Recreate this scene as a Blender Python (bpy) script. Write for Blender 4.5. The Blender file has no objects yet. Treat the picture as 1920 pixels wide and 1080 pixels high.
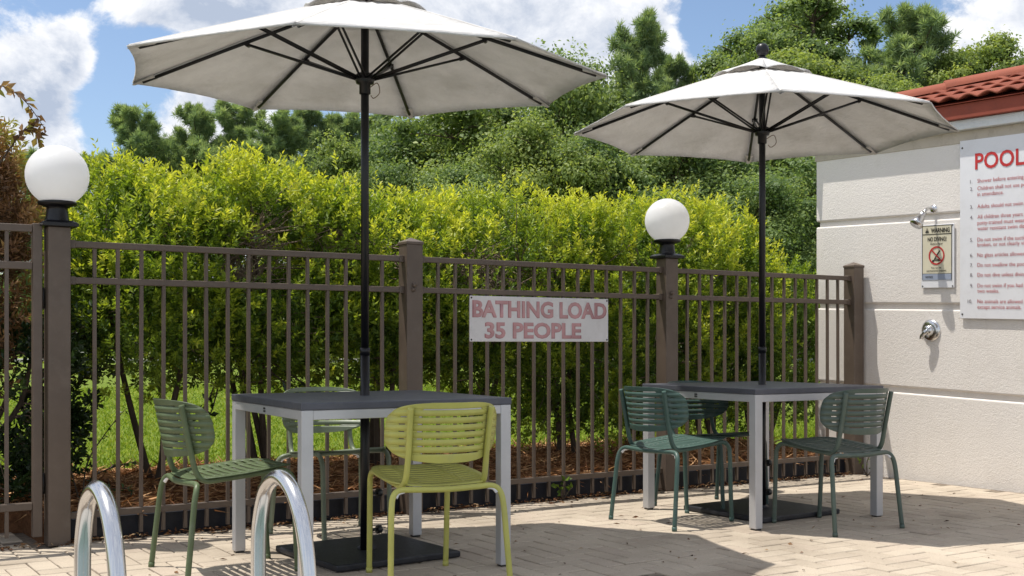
import bpy, math, random
import numpy as np
from mathutils import Vector, Matrix
R = math.radians
scene = bpy.context.scene
col = scene.collection

# ---------------------------------------------------------------- camera, sky, sun, exposure
cam_d = bpy.data.cameras.new("camera"); cam = bpy.data.objects.new("camera", cam_d); col.objects.link(cam)
cam_d.sensor_width = 36.0; cam_d.lens = 41.25; cam_d.shift_y = 104 / 1920
cam_d.clip_start = 0.05; cam_d.clip_end = 2000
cam.location = (0, 0, 0.98); cam.rotation_euler = (R(90), 0, 0)
scene.camera = cam
scene.view_settings.view_transform = 'Standard'; scene.view_settings.look = 'None'
scene.view_settings.gamma = 1; scene.view_settings.use_curve_mapping = False
scene.view_settings.exposure = 0.39
SUN = Vector((-0.76, 0.07, 2.24)).normalized()
sun_d = bpy.data.lights.new("sun", 'SUN'); sun_d.energy = 3.9; sun_d.angle = R(0.53); sun_d.color = (1, .955, .88)
sun_o = bpy.data.objects.new("sun", sun_d); col.objects.link(sun_o)
sun_o.rotation_euler = SUN.to_track_quat('Z', 'Y').to_euler(); sun_o.location = (-8, 1, 24)

world = bpy.data.worlds.new("World"); scene.world = world; world.use_nodes = True

def make_world():
    nt = world.node_tree; N = nt.nodes; L = nt.links; N.clear()
    out = N.new('ShaderNodeOutputWorld'); bg = N.new('ShaderNodeBackground'); bg.inputs[1].default_value = 0.122
    L.new(bg.outputs[0], out.inputs[0])
    sky = N.new('ShaderNodeTexSky'); sky.sky_type = 'NISHITA'; sky.sun_disc = False
    sky.sun_elevation = math.asin(SUN.z); sky.sun_rotation = math.atan2(SUN.x, SUN.y)
    sky.dust_density = 1.0; sky.ozone_density = 2.0; sky.air_density = .9
    tc = N.new('ShaderNodeTexCoord')
    def noise(scale, vec, detail=8, rough=.55, dist=0.0):
        n = N.new('ShaderNodeTexNoise'); n.inputs['Scale'].default_value = scale; n.inputs['Detail'].default_value = detail
        n.inputs['Roughness'].default_value = rough; n.inputs['Distortion'].default_value = dist
        L.new(vec, n.inputs['Vector']); return n.outputs['Fac']
    def math_(op, a, b=None, c=None):
        m = N.new('ShaderNodeMath'); m.operation = op
        for i, v in enumerate((a, b, c)):
            if v is None: continue
            if isinstance(v, (int, float)): m.inputs[i].default_value = v
            else: L.new(v, m.inputs[i])
        return m.outputs[0]
    def shift(vec, off, sc=(1, 1, 1)):
        m = N.new('ShaderNodeMapping'); m.inputs['Location'].default_value = off; m.inputs['Scale'].default_value = sc
        L.new(vec, m.inputs['Vector']); return m.outputs[0]
    d = tc.outputs['Generated']
    base = shift(d, (3.1, 0.4, 1.7), (1, 1, 1.35))
    n1 = noise(10.0, base, 11, .64, .25)
    n1b = noise(10.0, shift(base, (-.012, 0, .022)), 11, .64, .25)
    dens = math_('MULTIPLY_ADD', n1, 1.5, -.14)  # base cloud cover raised, overhead and out of view too, for added fill light
    # cumulus masses and clear gaps, by direction
    blobs = [((-.425, 1, .215), .07, .5), ((-.395, 1, .175), .045, .35), ((-.378, 1, .258), .022, .5), ((-.27, 1, .295), .10, .5), ((-.37, 1, .236), .020, .55),
             ((-.19, 1, .30), .07, .35), ((-.275, 1, .200), .04, .45), ((-.235, 1, .195), .04, .4), ((.04, 1, .28), .11, .5), ((.12, 1, .25), .05, .3),
             ((.42, 1, .285), .05, .5), ((-.338, 1, .215), .050, -.95), ((-.30, 1, .245), .034, -.7), ((-.335, 1, .175), .03, -.4), ((-.355, 1, .285), .030, -.35), ((.165, 1, .27), .030, -.7), ((.20, 1, .29), .06, -.5), ((.32, 1, .285), .036, -.7),
             ((-.43, 1, .285), .045, -.45)]
    for c, r, a in blobs:
        v = Vector(c).normalized()
        ds = N.new('ShaderNodeVectorMath'); ds.operation = 'DISTANCE'; L.new(d, ds.inputs[0]); ds.inputs[1].default_value = v
        mr = N.new('ShaderNodeMapRange'); mr.interpolation_type = 'SMOOTHSTEP'
        mr.inputs['From Min'].default_value = 0; mr.inputs['From Max'].default_value = r * 1.25
        mr.inputs['To Min'].default_value = a * .62; mr.inputs['To Max'].default_value = 0
        L.new(ds.outputs['Value'], mr.inputs['Value'])
        dens = math_('ADD', dens, mr.outputs[0])
    cov = N.new('ShaderNodeMapRange'); cov.interpolation_type = 'SMOOTHSTEP'
    cov.inputs['From Min'].default_value = .47; cov.inputs['From Max'].default_value = .70
    L.new(dens, cov.inputs['Value'])
    lit = math_('MULTIPLY_ADD', math_('SUBTRACT', n1, n1b), 3.2, .62)
    # thick middles are greyer than the edges
    thick = N.new('ShaderNodeMapRange'); thick.inputs['From Min'].default_value = .66; thick.inputs['From Max'].default_value = 1.05
    thick.inputs['To Min'].default_value = .25; thick.inputs['To Max'].default_value = -.28; L.new(dens, thick.inputs['Value'])
    lit = math_('ADD', lit, thick.outputs[0])
    cr = N.new('ShaderNodeValToRGB'); cr.color_ramp.elements[0].position = .2; cr.color_ramp.elements[1].position = .95
    cr.color_ramp.elements[0].color = (.44, .51, .64, 1); cr.color_ramp.elements[1].color = (.93, .94, .97, 1)
    L.new(lit, cr.inputs[0])
    sc = N.new('ShaderNodeVectorMath'); sc.operation = 'SCALE'; sc.inputs['Scale'].default_value = 7.0; L.new(cr.outputs[0], sc.inputs[0])
    mix = N.new('ShaderNodeMix'); mix.data_type = 'RGBA'
    L.new(cov.outputs[0], mix.inputs['Factor']); L.new(sky.outputs[0], mix.inputs['A']); L.new(sc.outputs[0], mix.inputs['B'])
    L.new(mix.outputs['Result'], bg.inputs[0])
make_world()

# ---------------------------------------------------------------- helpers
rng = np.random.default_rng(11)
random.seed(5)

class MB:
    """collects shapes into one mesh"""
    def __init__(self): self.v = []; self.f = []; self.s = []
    def add(self, vs, fs, smooth=False):
        o = len(self.v); self.v += [tuple(x) for x in vs]
        self.f += [tuple(i + o for i in q) for q in fs]; self.s += [smooth] * len(fs)
        return self
    def box(self, a, b, M=None):
        (x0, y0, z0), (x1, y1, z1) = a, b
        vs = [Vector(p) for p in ((x0,y0,z0),(x1,y0,z0),(x1,y1,z0),(x0,y1,z0),(x0,y0,z1),(x1,y0,z1),(x1,y1,z1),(x0,y1,z1))]
        if M: vs = [M @ v for v in vs]
        return self.add(vs, [(0,3,2,1),(4,5,6,7),(0,1,5,4),(1,2,6,5),(2,3,7,6),(3,0,4,7)])
    def tube(self, pts, r, n=10, caps=True):
        P = [Vector(p) for p in pts]; m = len(P)
        rr = r if isinstance(r, (list, tuple)) else [r] * m
        vs = []; up = None
        for i, p in enumerate(P):
            t = (P[min(i + 1, m - 1)] - P[max(i - 1, 0)]).normalized()
            if up is None:
                up = Vector((0, 0, 1)) if abs(t.z) < .9 else Vector((1, 0, 0))
            a = t.cross(up).normalized(); up = a.cross(t).normalized()
            for k in range(n):
                th = 2 * math.pi * k / n
                vs.append(p + (a * math.cos(th) + up * math.sin(th)) * rr[i])
        fs = [(i*n+k, i*n+(k+1) % n, (i+1)*n+(k+1) % n, (i+1)*n+k) for i in range(m-1) for k in range(n)]
        self.add(vs, fs, True)
        if caps:
            o = len(self.v) - len(vs)
            self.f += [tuple(o + k for k in reversed(range(n))), tuple(o + (m-1)*n + k for k in range(n))]; self.s += [False, False]
        return self
    def lathe(self, prof, n=24, c=(0, 0, 0)):
        vs = []; m = len(prof)
        for r, z in prof:
            for k in range(n):
                th = 2 * math.pi * k / n; vs.append((c[0] + r*math.cos(th), c[1] + r*math.sin(th), c[2] + z))
        fs = [(i*n+k, i*n+(k+1) % n, (i+1)*n+(k+1) % n, (i+1)*n+k) for i in range(m-1) for k in range(n)]
        return self.add(vs, fs, True)
    def mesh(self, name):
        me = bpy.data.meshes.new(name); me.from_pydata([tuple(v) for v in self.v], [], self.f); me.update()
        me.polygons.foreach_set('use_smooth', self.s)
        return me
    def build(self, name, mat, parent=None, bevel=0, seg=2):
        o = link(name, self.mesh(name), mat, parent)
        if bevel:
            b = o.modifiers.new('bevel', 'BEVEL'); b.width = bevel; b.segments = seg; b.limit_method = 'ANGLE'; b.angle_limit = R(40)
        return o

def link(name, me, mat=None, parent=None):
    o = bpy.data.objects.new(name, me); col.objects.link(o)
    if mat is not None and me is not None: me.materials.clear(); me.materials.append(mat)
    if parent is not None: o.parent = parent
    return o
def tag(o, label=None, cat=None, group=None, kind=None):
    if label: o['label'] = label
    if cat: o['category'] = cat
    if group: o['group'] = group
    if kind: o['kind'] = kind
    return o
def empty(name, loc=(0, 0, 0), rz=0, label=None, cat=None, group=None):
    o = bpy.data.objects.new(name, None); col.objects.link(o); o.empty_display_size = .2
    o.location = loc; o.rotation_euler = (0, 0, rz); return tag(o, label, cat, group)
def kids(o): return [c for c in o.children]
def copy_tree(o, parent=None):
    c = o.copy(); col.objects.link(c)
    if parent is not None: c.parent = parent
    for ch in kids(o): copy_tree(ch, c)
    return c
def spline(pts, k=8):
    P = [Vector(p) for p in pts]; out = []
    for i in range(len(P) - 1):
        a, b, c, d = P[max(i-1, 0)], P[i], P[i+1], P[min(i+2, len(P)-1)]
        for j in range(k):
            t = j / k
            out.append(.5*((2*b) + (c-a)*t + (2*a-5*b+4*c-d)*t*t + (-a+3*b-3*c+d)*t**3))
    out.append(P[-1]); return out
def np_mesh(name, V, F, attr=None):
    """V (n,3), F (m,k) numpy, attr: per-face float 'tone'"""
    me = bpy.data.meshes.new(name); m, k = F.shape
    me.vertices.add(len(V)); me.vertices.foreach_set('co', V.astype(np.float32).ravel())
    me.loops.add(m*k); me.loops.foreach_set('vertex_index', F.astype(np.int32).ravel())
    me.polygons.add(m); me.polygons.foreach_set('loop_start', np.arange(0, m*k, k, dtype=np.int32))
    try: me.polygons.foreach_set('loop_total', np.full(m, k, dtype=np.int32))
    except Exception: pass
    if attr is not None:
        a = me.attributes.new('tone', 'FLOAT', 'FACE'); a.data.foreach_set('value', attr.astype(np.float32))
    me.update(calc_edges=True); return me
def unit(a): return a / (np.linalg.norm(a, axis=1, keepdims=True) + 1e-9)
def leaves(P, D, Ln, Wd, tone, fold=.25, flat=None):
    """one folded leaf (2 triangles) per row; flat: preferred leaf normal"""
    n = len(P); D = unit(D)
    ref = rng.normal(size=(n, 3)) if flat is None else flat + rng.normal(size=(n, 3))*.45
    S = unit(np.cross(D, ref)); Nn = np.cross(S, D)
    Ln = np.broadcast_to(np.asarray(Ln, float), (n,))[:, None]; Wd = np.broadcast_to(np.asarray(Wd, float), (n,))[:, None]
    mid = P + D*Ln*.48
    V = np.stack([P, mid + S*Wd*.5 + Nn*Wd*fold, P + D*Ln - Nn*Ln*.10, mid - S*Wd*.5 + Nn*Wd*fold], 1).reshape(-1, 3)
    b = np.arange(n)[:, None]*4
    F = np.concatenate([b + np.array([[0, 1, 2]]), b + np.array([[0, 2, 3]])], 1).reshape(-1, 3)
    return V, F, np.repeat(tone, 2)

# ---------------------------------------------------------------- materials
class NM:
    def __init__(self, name):
        self.m = bpy.data.materials.new(name); self.m.use_nodes = True
        self.N = self.m.node_tree.nodes; self.L = self.m.node_tree.links
        self.b = self.N['Principled BSDF']; self.out = self.N['Material Output']
    def n(self, t, **kw):
        x = self.N.new(t)
        for k, v in kw.items(): setattr(x, k, v)
        return x
    def pos(self):
        return self.n('ShaderNodeNewGeometry').outputs['Position']
    def obj(self):
        return self.n('ShaderNodeTexCoord').outputs['Object']
    def noise(self, scale, detail=4, rough=.55, vec=None, sc=None):
        x = self.n('ShaderNodeTexNoise'); x.inputs['Scale'].default_value = scale
        x.inputs['Detail'].default_value = detail; x.inputs['Roughness'].default_value = rough
        v = vec or self.pos()
        if sc:
            mp = self.n('ShaderNodeMapping'); mp.inputs['Scale'].default_value = sc; self.L.new(v, mp.inputs[0]); v = mp.outputs[0]
        self.L.new(v, x.inputs['Vector']); return x.outputs['Fac']
    def ramp(self, fac, stops):
        r = self.n('ShaderNodeValToRGB'); e = r.color_ramp.elements
        while len(e) < len(stops): e.new(.5)
        for q, (p, c) in zip(e, stops): q.position = p; q.color = (*c, 1)
        self.L.new(fac, r.inputs[0]); return r.outputs[0]
    def mixc(self, fac, a, b, mode='MIX'):
        x = self.n('ShaderNodeMix', data_type='RGBA', blend_type=mode)
        for k, v in (('Factor', fac), ('A', a), ('B', b)):
            if isinstance(v, (int, float)): x.inputs[k].default_value = v
            elif isinstance(v, tuple): x.inputs[k].default_value = (*v, 1)
            else: self.L.new(v, x.inputs[k])
        return x.outputs['Result']
    def math(self, op, a, b=0.0):
        x = self.n('ShaderNodeMath', operation=op)
        for i, v in enumerate((a, b)):
            if isinstance(v, (int, float)): x.inputs[i].default_value = v
            else: self.L.new(v, x.inputs[i])
        return x.outputs[0]
    def set(self, key, v):
        i = self.b.inputs[key]
        if isinstance(v, tuple): i.default_value = (*v, 1)
        elif isinstance(v, (int, float)): i.default_value = v
        else: self.L.new(v, i)
        return self
    def bump(self, h, strength=.3, dist=.01):
        x = self.n('ShaderNodeBump'); x.inputs['Strength'].default_value = strength; x.inputs['Distance'].default_value = dist
        self.L.new(h, x.inputs['Height']); self.L.new(x.outputs[0], self.b.inputs['Normal']); return self

def paint(name, c, rough=.4, spec=.4, var=.12, bump=.0, metal=0.0, dirt=None):
    m = NM(name)
    nz = m.noise(6, 5, .6); f = m.noise(60, 3)
    c0 = tuple(max(x*(1-var), 0) for x in c); c1 = tuple(x*(1+var) for x in c)
    cc = m.ramp(nz, [(.3, c0), (.7, c1)])
    if dirt:
        dm = m.ramp(m.noise(14, 7, .68), [(.52, (0, 0, 0)), (.72, (1, 1, 1))]); cc = m.mixc(m.math('MULTIPLY', dm, .35), cc, dirt)
    m.set('Base Color', cc); m.set('Specular IOR Level', spec); m.set('Metallic', metal)
    m.set('Roughness', m.math('MULTIPLY_ADD', f, .18)) if False else m.set('Roughness', m.math('ADD', m.math('MULTIPLY', f, .2), rough - .1))
    if bump: m.bump(m.noise(220, 2), bump, .002)
    return m.m

def leafmat(name, stops, transl=.35, rough=.45, trans_gain=1.5, spec=.35):
    m = NM(name)
    a = m.n('ShaderNodeAttribute', attribute_name='tone')
    c = m.ramp(a.outputs['Fac'], stops)
    m.set('Base Color', c); m.set('Roughness', rough); m.set('Specular IOR Level', spec)
    t = m.n('ShaderNodeBsdfTranslucent')
    tc = m.mixc(1.0, c, (trans_gain, trans_gain*.98, trans_gain*.5), 'MULTIPLY'); m.L.new(tc, t.inputs[0])
    mx = m.n('ShaderNodeMixShader'); mx.inputs[0].default_value = transl
    m.L.new(m.b.outputs[0], mx.inputs[1]); m.L.new(t.outputs[0], mx.inputs[2]); m.L.new(mx.outputs[0], m.out.inputs[0])
    return m.m

M = {}
M['brown'] = paint('brown_metal_paint', (.110, .082, .063), .42, .45, .12, .05, dirt=(.16, .13, .105))
M['silver'] = paint('brushed_silver_paint', (.50, .50, .51), .38, .5, .06, metal=.35)
M['black'] = paint('black_powder_coat', (.006, .006, .008), .35, .4, .2)
M['blackplate'] = paint('black_base_plate', (.02, .021, .026), .5, .4, .25, .2, dirt=(.09, .085, .08))
M['slate'] = paint('slate_tabletop', (.072, .075, .092), .42, .5, .18, .06, dirt=(.13, .13, .135))
M['dark'] = paint('dark_fastener', (.02, .02, .02), .4, .5)
M['edging'] = paint('black_edging_board', (.012, .014, .022), .55, .3, .4, .2, dirt=(.05, .045, .04))
M['chrome'] = (lambda m: (m.set('Base Color', (.64, .64, .645)), m.set('Metallic', 1.0), m.set('Roughness', m.math('ADD', m.math('MULTIPLY', m.noise(3, 2, .5), .06), .15)), m.m)[-1])(NM('polished_steel'))
CHAIRC = {'olive': (.092, .125, .058), 'lime': (.45, .435, .105), 'sage': (.17, .205, .14), 'teal': (.056, .105, .087), 'darkteal': (.034, .068, .060), 'grey': (.074, .104, .084)}
for k, c in CHAIRC.items(): M['chair_' + k] = paint('chair_paint_' + k, c, .42, .42, .12, .04, dirt=tuple(x*.6 + .12 for x in c))

def mat_globe():
    m = NM('white_acrylic'); m.set('Base Color', m.ramp(m.noise(5, 6, .7), [(.35, (.88, .88, .88)), (.6, (.93, .93, .94))])); m.set('Roughness', .28)
    t = m.n('ShaderNodeBsdfTranslucent'); t.inputs[0].default_value = (.97, .97, .97, 1)
    mx = m.n('ShaderNodeMixShader'); mx.inputs[0].default_value = .5
    m.L.new(m.b.outputs[0], mx.inputs[1]); m.L.new(t.outputs[0], mx.inputs[2]); m.L.new(mx.outputs[0], m.out.inputs[0]); return m.m
M['globe'] = mat_globe()

def mat_canvas():
    m = NM('canvas_fabric')
    st = m.ramp(m.noise(3.5, 7, .65, m.obj(), (1, 1, 1)), [(.33, (.66, .65, .63)), (.52, (.76, .75, .735)), (.68, (.82, .81, .795))])
    m.set('Base Color', st); m.set('Roughness', .85); m.set('Specular IOR Level', .15)
    m.bump(m.math('ADD', m.noise(26, 6, .6, m.obj(), (1, 1, 2.5)), m.math('MULTIPLY', m.noise(7, 4, .6, m.obj(), (1, 1, 3)), 2.0)), .85, .013)
    t = m.n('ShaderNodeBsdfTranslucent'); m.L.new(m.mixc(1.0, st, (1, .985, .97), 'MULTIPLY'), t.inputs[0])
    mx = m.n('ShaderNodeMixShader'); mx.inputs[0].default_value = .27
    m.L.new(m.b.outputs[0], mx.inputs[1]); m.L.new(t.outputs[0], mx.inputs[2]); m.L.new(mx.outputs[0], m.out.inputs[0]); return m.m
M['canvas'] = mat_canvas()

M['seam'] = paint('stitched_seam', (.56, .545, .52), .9, .1, .12)
def mat_stucco():
    m = NM('painted_stucco')
    big = m.ramp(m.noise(.9, 5, .6), [(.3, (.77, .72, .665)), (.7, (.81, .765, .715))])
    dirt = m.ramp(m.noise(3.2, 8, .7), [(.55, (0, 0, 0)), (.8, (1, 1, 1))])
    spk = m.ramp(m.noise(24, 5, .7), [(.69, (0, 0, 0)), (.76, (1, 1, 1))])
    drip = m.ramp(m.noise(5, 6, .7, None, (1, 1, .10)), [(.60, (0, 0, 0)), (.78, (1, 1, 1))])
    c = m.mixc(m.math('MULTIPLY', dirt, .25), big, (.46, .41, .36)); c = m.mixc(m.math('MULTIPLY', drip, .22), c, (.45, .39, .33))
    m.set('Base Color', m.mixc(m.math('MULTIPLY', spk, .4), c, (.30, .25, .20)))
    m.set('Roughness', .9); m.set('Specular IOR Level', .15)
    h = m.math('ADD', m.noise(150, 4, .65), m.math('MULTIPLY', m.noise(62, 3), .6))
    m.bump(h, .55, .008); return m.m
M['stucco'] = mat_stucco()
M['frieze'] = (lambda m: (m.set('Base Color', m.ramp(m.noise(6, 4), [(.3, (.60, .62, .62)), (.7, (.68, .70, .70))])), m.set('Roughness', .9), m.bump(m.noise(90, 4), .5, .01), m.m)[-1])(NM('white_frieze_stucco'))
def mat_tile():
    m = NM('terracotta_roof'); oi = m.n('ShaderNodeObjectInfo')
    c = m.ramp(oi.outputs['Random'], [(0, (.19, .056, .036)), (.5, (.24, .070, .043)), (1, (.30, .095, .060))])
    d = m.ramp(m.noise(11, 7, .7), [(.5, (0, 0, 0)), (.75, (1, 1, 1))])
    m.set('Base Color', m.mixc(m.math('MULTIPLY', d, .5), c, (.16, .065, .05))); m.set('Roughness', .8); m.set('Specular IOR Level', .2)
    m.bump(m.noise(70, 4), .3, .006); return m.m
M['tile'] = mat_tile()
M['fascia'] = paint('terracotta_fascia_paint', (.26, .062, .038), .65, .25, .12, .1, dirt=(.15, .05, .04))

def mat_paver():
    m = NM('cream_paver'); g = m.n('ShaderNodeNewGeometry'); oi = m.n('ShaderNodeObjectInfo')
    r = m.math('FRACT', m.math('ADD', g.outputs['Random Per Island'], m.math('MULTIPLY', oi.outputs['Random'], 7.3)))
    c = m.ramp(r, [(0, (.45, .384, .305)), (.35, (.49, .42, .335)), (.7, (.52, .45, .36)), (1, (.47, .395, .318))])
    blot = m.ramp(m.noise(1.3, 7, .65), [(.33, (.70, .68, .66)), (.50, (.96, .95, .94)), (.68, (1.06, 1.05, 1.04))])
    fine = m.ramp(m.noise(140, 4, .7), [(.3, (.82, .82, .82)), (.7, (1.1, 1.1, 1.1))])
    c = m.mixc(1.0, m.mixc(1.0, c, blot, 'MULTIPLY'), fine, 'MULTIPLY')
    sp = m.ramp(m.noise(38, 3, .6), [(.70, (0, 0, 0)), (.78, (1, 1, 1))])
    m.set('Base Color', m.mixc(m.math('MULTIPLY', sp, .55), c, (.16, .13, .10)))
    m.set('Roughness', .85); m.set('Specular IOR Level', .25)
    m.bump(m.noise(170, 4, .65), .35, .004); return m.m
M['paver'] = mat_paver()
M['sand'] = (lambda m: (m.set('Base Color', m.ramp(m.noise(20, 6, .7), [(.35, (.10, .08, .062)), (.65, (.26, .21, .16))])), m.set('Roughness', 1.0), m.m)[-1])(NM('joint_sand'))
M['concrete'] = (lambda m: (m.set('Base Color', m.ramp(m.noise(4, 8, .7), [(.3, (.36, .34, .31)), (.7, (.48, .46, .42))])), m.set('Roughness', .9), m.bump(m.noise(90, 4), .3, .004), m.m)[-1])(NM('pale_concrete'))
M['road'] = (lambda m: (m.set('Base Color', m.ramp(m.noise(2, 8, .7), [(.3, (.20, .20, .20)), (.7, (.28, .275, .27))])), m.set('Roughness', .9), m.m)[-1])(NM('worn_asphalt'))
M['lawn'] = (lambda m: (m.set('Base Color', m.mixc(m.noise(60, 5, .7), m.ramp(m.noise(.6, 6, .6), [(.3, (.17, .25, .03)), (.7, (.25, .33, .05))]), (.13, .17, .035))), m.set('Roughness', 1.0), m.set('Specular IOR Level', .1), m.bump(m.noise(120, 4), .8, .03), m.m)[-1])(NM('lawn_ground'))
M['mulch'] = (lambda m: (m.set('Base Color', m.ramp(m.noise(40, 6, .75), [(.3, (.12, .055, .03)), (.7, (.34, .17, .085))])), m.set('Roughness', 1.0), m.set('Specular IOR Level', .1), m.bump(m.noise(70, 5, .7), 1.0, .03), m.m)[-1])(NM('pine_straw_ground'))
M['bark'] = (lambda m: (m.set('Base Color', m.ramp(m.noise(8, 7, .7, None, (1, 1, .25)), [(.3, (.05, .038, .028)), (.7, (.14, .11, .085))])), m.set('Roughness', .95), m.set('Specular IOR Level', .1), m.bump(m.noise(30, 5, .7, None, (1, 1, .3)), .8, .02), m.m)[-1])(NM('grey_brown_bark'))
M['twig'] = paint('pale_dry_twig', (.21, .16, .12), .85, .15, .3)
def mat_water():
    m = NM('pool_water_surface'); m.set('Base Color', (.12, .17, .15)); m.set('Roughness', .06); m.set('Specular IOR Level', .6)
    m.bump(m.noise(5, 3), .25, .02); return m.m
M['water'] = mat_water()
M['straw'] = leafmat('pine_straw', [(0, (.17, .075, .038)), (.5, (.44, .22, .10)), (1, (.68, .42, .22))], .1, .8, 1.0, .1)
M['litter'] = leafmat('dead_leaf', [(0, (.05, .025, .015)), (.5, (.17, .075, .035)), (1, (.34, .24, .14))], .1, .8, 1.0, .1)
M['grassblade'] = leafmat('grass_blade', [(0, (.13, .21, .02)), (.6, (.24, .34, .03)), (1, (.40, .43, .09))], .35, .6, 1.3, .15)
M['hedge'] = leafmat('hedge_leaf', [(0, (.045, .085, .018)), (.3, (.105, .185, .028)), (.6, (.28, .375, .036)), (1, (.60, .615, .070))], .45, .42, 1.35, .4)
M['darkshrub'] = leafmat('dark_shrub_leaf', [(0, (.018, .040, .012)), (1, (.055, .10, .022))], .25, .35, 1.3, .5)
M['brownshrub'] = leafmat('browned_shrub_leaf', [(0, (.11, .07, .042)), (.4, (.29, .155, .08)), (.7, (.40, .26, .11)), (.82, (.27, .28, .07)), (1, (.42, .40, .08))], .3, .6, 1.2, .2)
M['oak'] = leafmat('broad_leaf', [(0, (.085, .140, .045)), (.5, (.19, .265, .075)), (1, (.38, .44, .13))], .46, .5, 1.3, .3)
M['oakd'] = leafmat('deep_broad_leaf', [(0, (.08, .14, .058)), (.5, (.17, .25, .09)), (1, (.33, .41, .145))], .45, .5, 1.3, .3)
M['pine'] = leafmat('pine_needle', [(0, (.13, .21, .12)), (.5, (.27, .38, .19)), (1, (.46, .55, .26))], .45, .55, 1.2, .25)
M['sign'] = paint('white_sign_panel', (.74, .74, .76), .35, .4, .03, dirt=(.62, .61, .60))
M['signfaded'] = paint('weathered_sign_panel', (.70, .69, .70), .5, .3, .05, dirt=(.45, .42, .42))
M['red'] = paint('red_print', (.50, .035, .035), .5, .3, .1)
M['redink'] = paint('dark_red_print', (.42, .07, .08), .5, .3, .1)
M['greyink'] = paint('grey_print', (.13, .10, .12), .5, .3, .1)
M['fadered'] = paint('faded_red_print', (.53, .30, .31), .6, .2, .22, dirt=(.58, .47, .47))
M['fadeedge'] = paint('worn_red_outline', (.42, .20, .215), .6, .2, .3)
M['cream'] = paint('cream_sign_panel', (.66, .61, .46), .4, .35, .04)
M['ink'] = paint('black_print', (.015, .015, .015), .5, .3)
M['blueband'] = paint('blue_grey_print', (.30, .34, .43), .5, .3, .05)
M['weed'] = leafmat('weed_leaf', [(0, (.07, .13, .02)), (1, (.16, .24, .03))], .35, .5, 1.3, .3)

# ---------------------------------------------------------------- the frame of the fence (t along it, o behind it)
A = 0.5751; P0 = Vector((0, 7.1557, 0))
DF = Vector((math.cos(A), math.sin(A), 0)); QF = Vector((-math.sin(A), math.cos(A), 0))
def F(t, o, z=0): return P0 + DF*t + QF*o + Vector((0, 0, z))

# ---------------------------------------------------------------- ground, lawn, road, deck
def grid_mesh(name, xs, ys, fz, mat, kind='structure'):
    V = []; Fc = []; nx = len(xs)
    for y in ys:
        for x in xs: V.append((x, y, fz(x, y)))
    for j in range(len(ys)-1):
        for i in range(nx-1): Fc.append((j*nx+i, j*nx+i+1, (j+1)*nx+i+1, (j+1)*nx+i))
    me = bpy.data.meshes.new(name); me.from_pydata(V, [], Fc); me.update()
    return tag(link(name, me, mat), kind=kind)
def lawn_z(y): 
    e = min(max((y - 9) / 30, 0), 1); return .055 + .45*e*e*(3-2*e)
def inlawn(x, y): return (Vector((x, y, 0)) - P0).dot(QF)
ys = [6, 7, 8, 9, 10, 12, 14, 17, 20, 24, 28, 32, 36, 39, 45, 60, 120, 400, 900]
xs = [-600, -150, -60, -30, -20, -12, -8, -5, -3, -1, 1, 3, 5, 8, 12, 20, 30, 60, 150, 600]
def lz(x, y):
    o = inlawn(x, y); return lawn_z(y) if o > -.5 else -.4
# the lawn is one sheet laid out along the fence, from just behind it to the horizon
def lawn_sheet():
    ts = [-600, -200, -80, -40, -20, -12, -8, -5, -3, -1, 1, 3, 5, 8, 12, 20, 40, 80, 200, 600]
    os_ = [1.0, 1.3, 1.6, 2.2, 3, 4, 6, 9, 12, 16, 20, 25, 30, 40, 60, 120, 400, 900]
    V = [tuple(F(t, o, 0)) for o in os_ for t in ts]
    V = [(x, y, lawn_z(y)) for x, y, z in V]; n = len(ts)
    Fc = [(j*n+i, j*n+i+1, (j+1)*n+i+1, (j+1)*n+i) for j in range(len(os_)-1) for i in range(n-1)]
    me = bpy.data.meshes.new('lawn'); me.from_pydata(V, [], Fc); me.update()
    tag(link('lawn', me, M['lawn']), kind='structure')
lawn_sheet()
gr_ = MB(); gr_.add([(-900, -900, -.36), (900, -900, -.36), (900, 60, -.36), (-900, 60, -.36)], [(0, 1, 2, 3)]); tag(gr_.build('ground', M['concrete']), kind='structure')
# mulch bed under the hedge
def mulch_bed():
    ts = np.concatenate([np.linspace(-7, -2.705, 30), np.linspace(-2.695, 3.12, 44)]); os_ = np.concatenate([[.0749], np.linspace(.075, 2.25, 16)])
    V = []; 
    for o in os_:
        for t in ts:
            edge = 2.05 + .12*math.sin(t*2.3) + .07*math.sin(t*5.1)
            oo = min(o, edge); lo = .52 if t < -2.70 else .075; oo = max(oo, lo); skirt = (o == os_[0])
            hmp = .065*math.sin(min(max((oo-.07)/(edge-.07), 0), 1)*math.pi)
            p = F(t, oo); V.append((p.x, p.y, -.12 if skirt else .075 + hmp + .018*math.sin(t*7+o*5)*math.sin(o*6) + (lawn_z(p.y)-.055 if o > 1.5 else 0)))
    n = len(ts); Fc = [(j*n+i, j*n+i+1, (j+1)*n+i+1, (j+1)*n+i) for j in range(len(os_)-1) for i in range(n-1)]
    me = bpy.data.meshes.new('mulch_bed'); me.from_pydata(V, [], Fc); me.update(); me.polygons.foreach_set('use_smooth', [True]*len(Fc))
    tag(link('mulch_bed', me, M['mulch']), kind='structure')
mulch_bed()
# road far behind the lawn
rb = MB(); rb.box((-200, 33.2, .2), (200, 36.6, .478)); tag(rb.build('road', M['road']), kind='structure')
kb = MB(); kb.box((-200, 32.75, .2), (200, 33.19, .55)); tag(kb.build('kerb', M['concrete'], None, .02), kind='structure')

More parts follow.
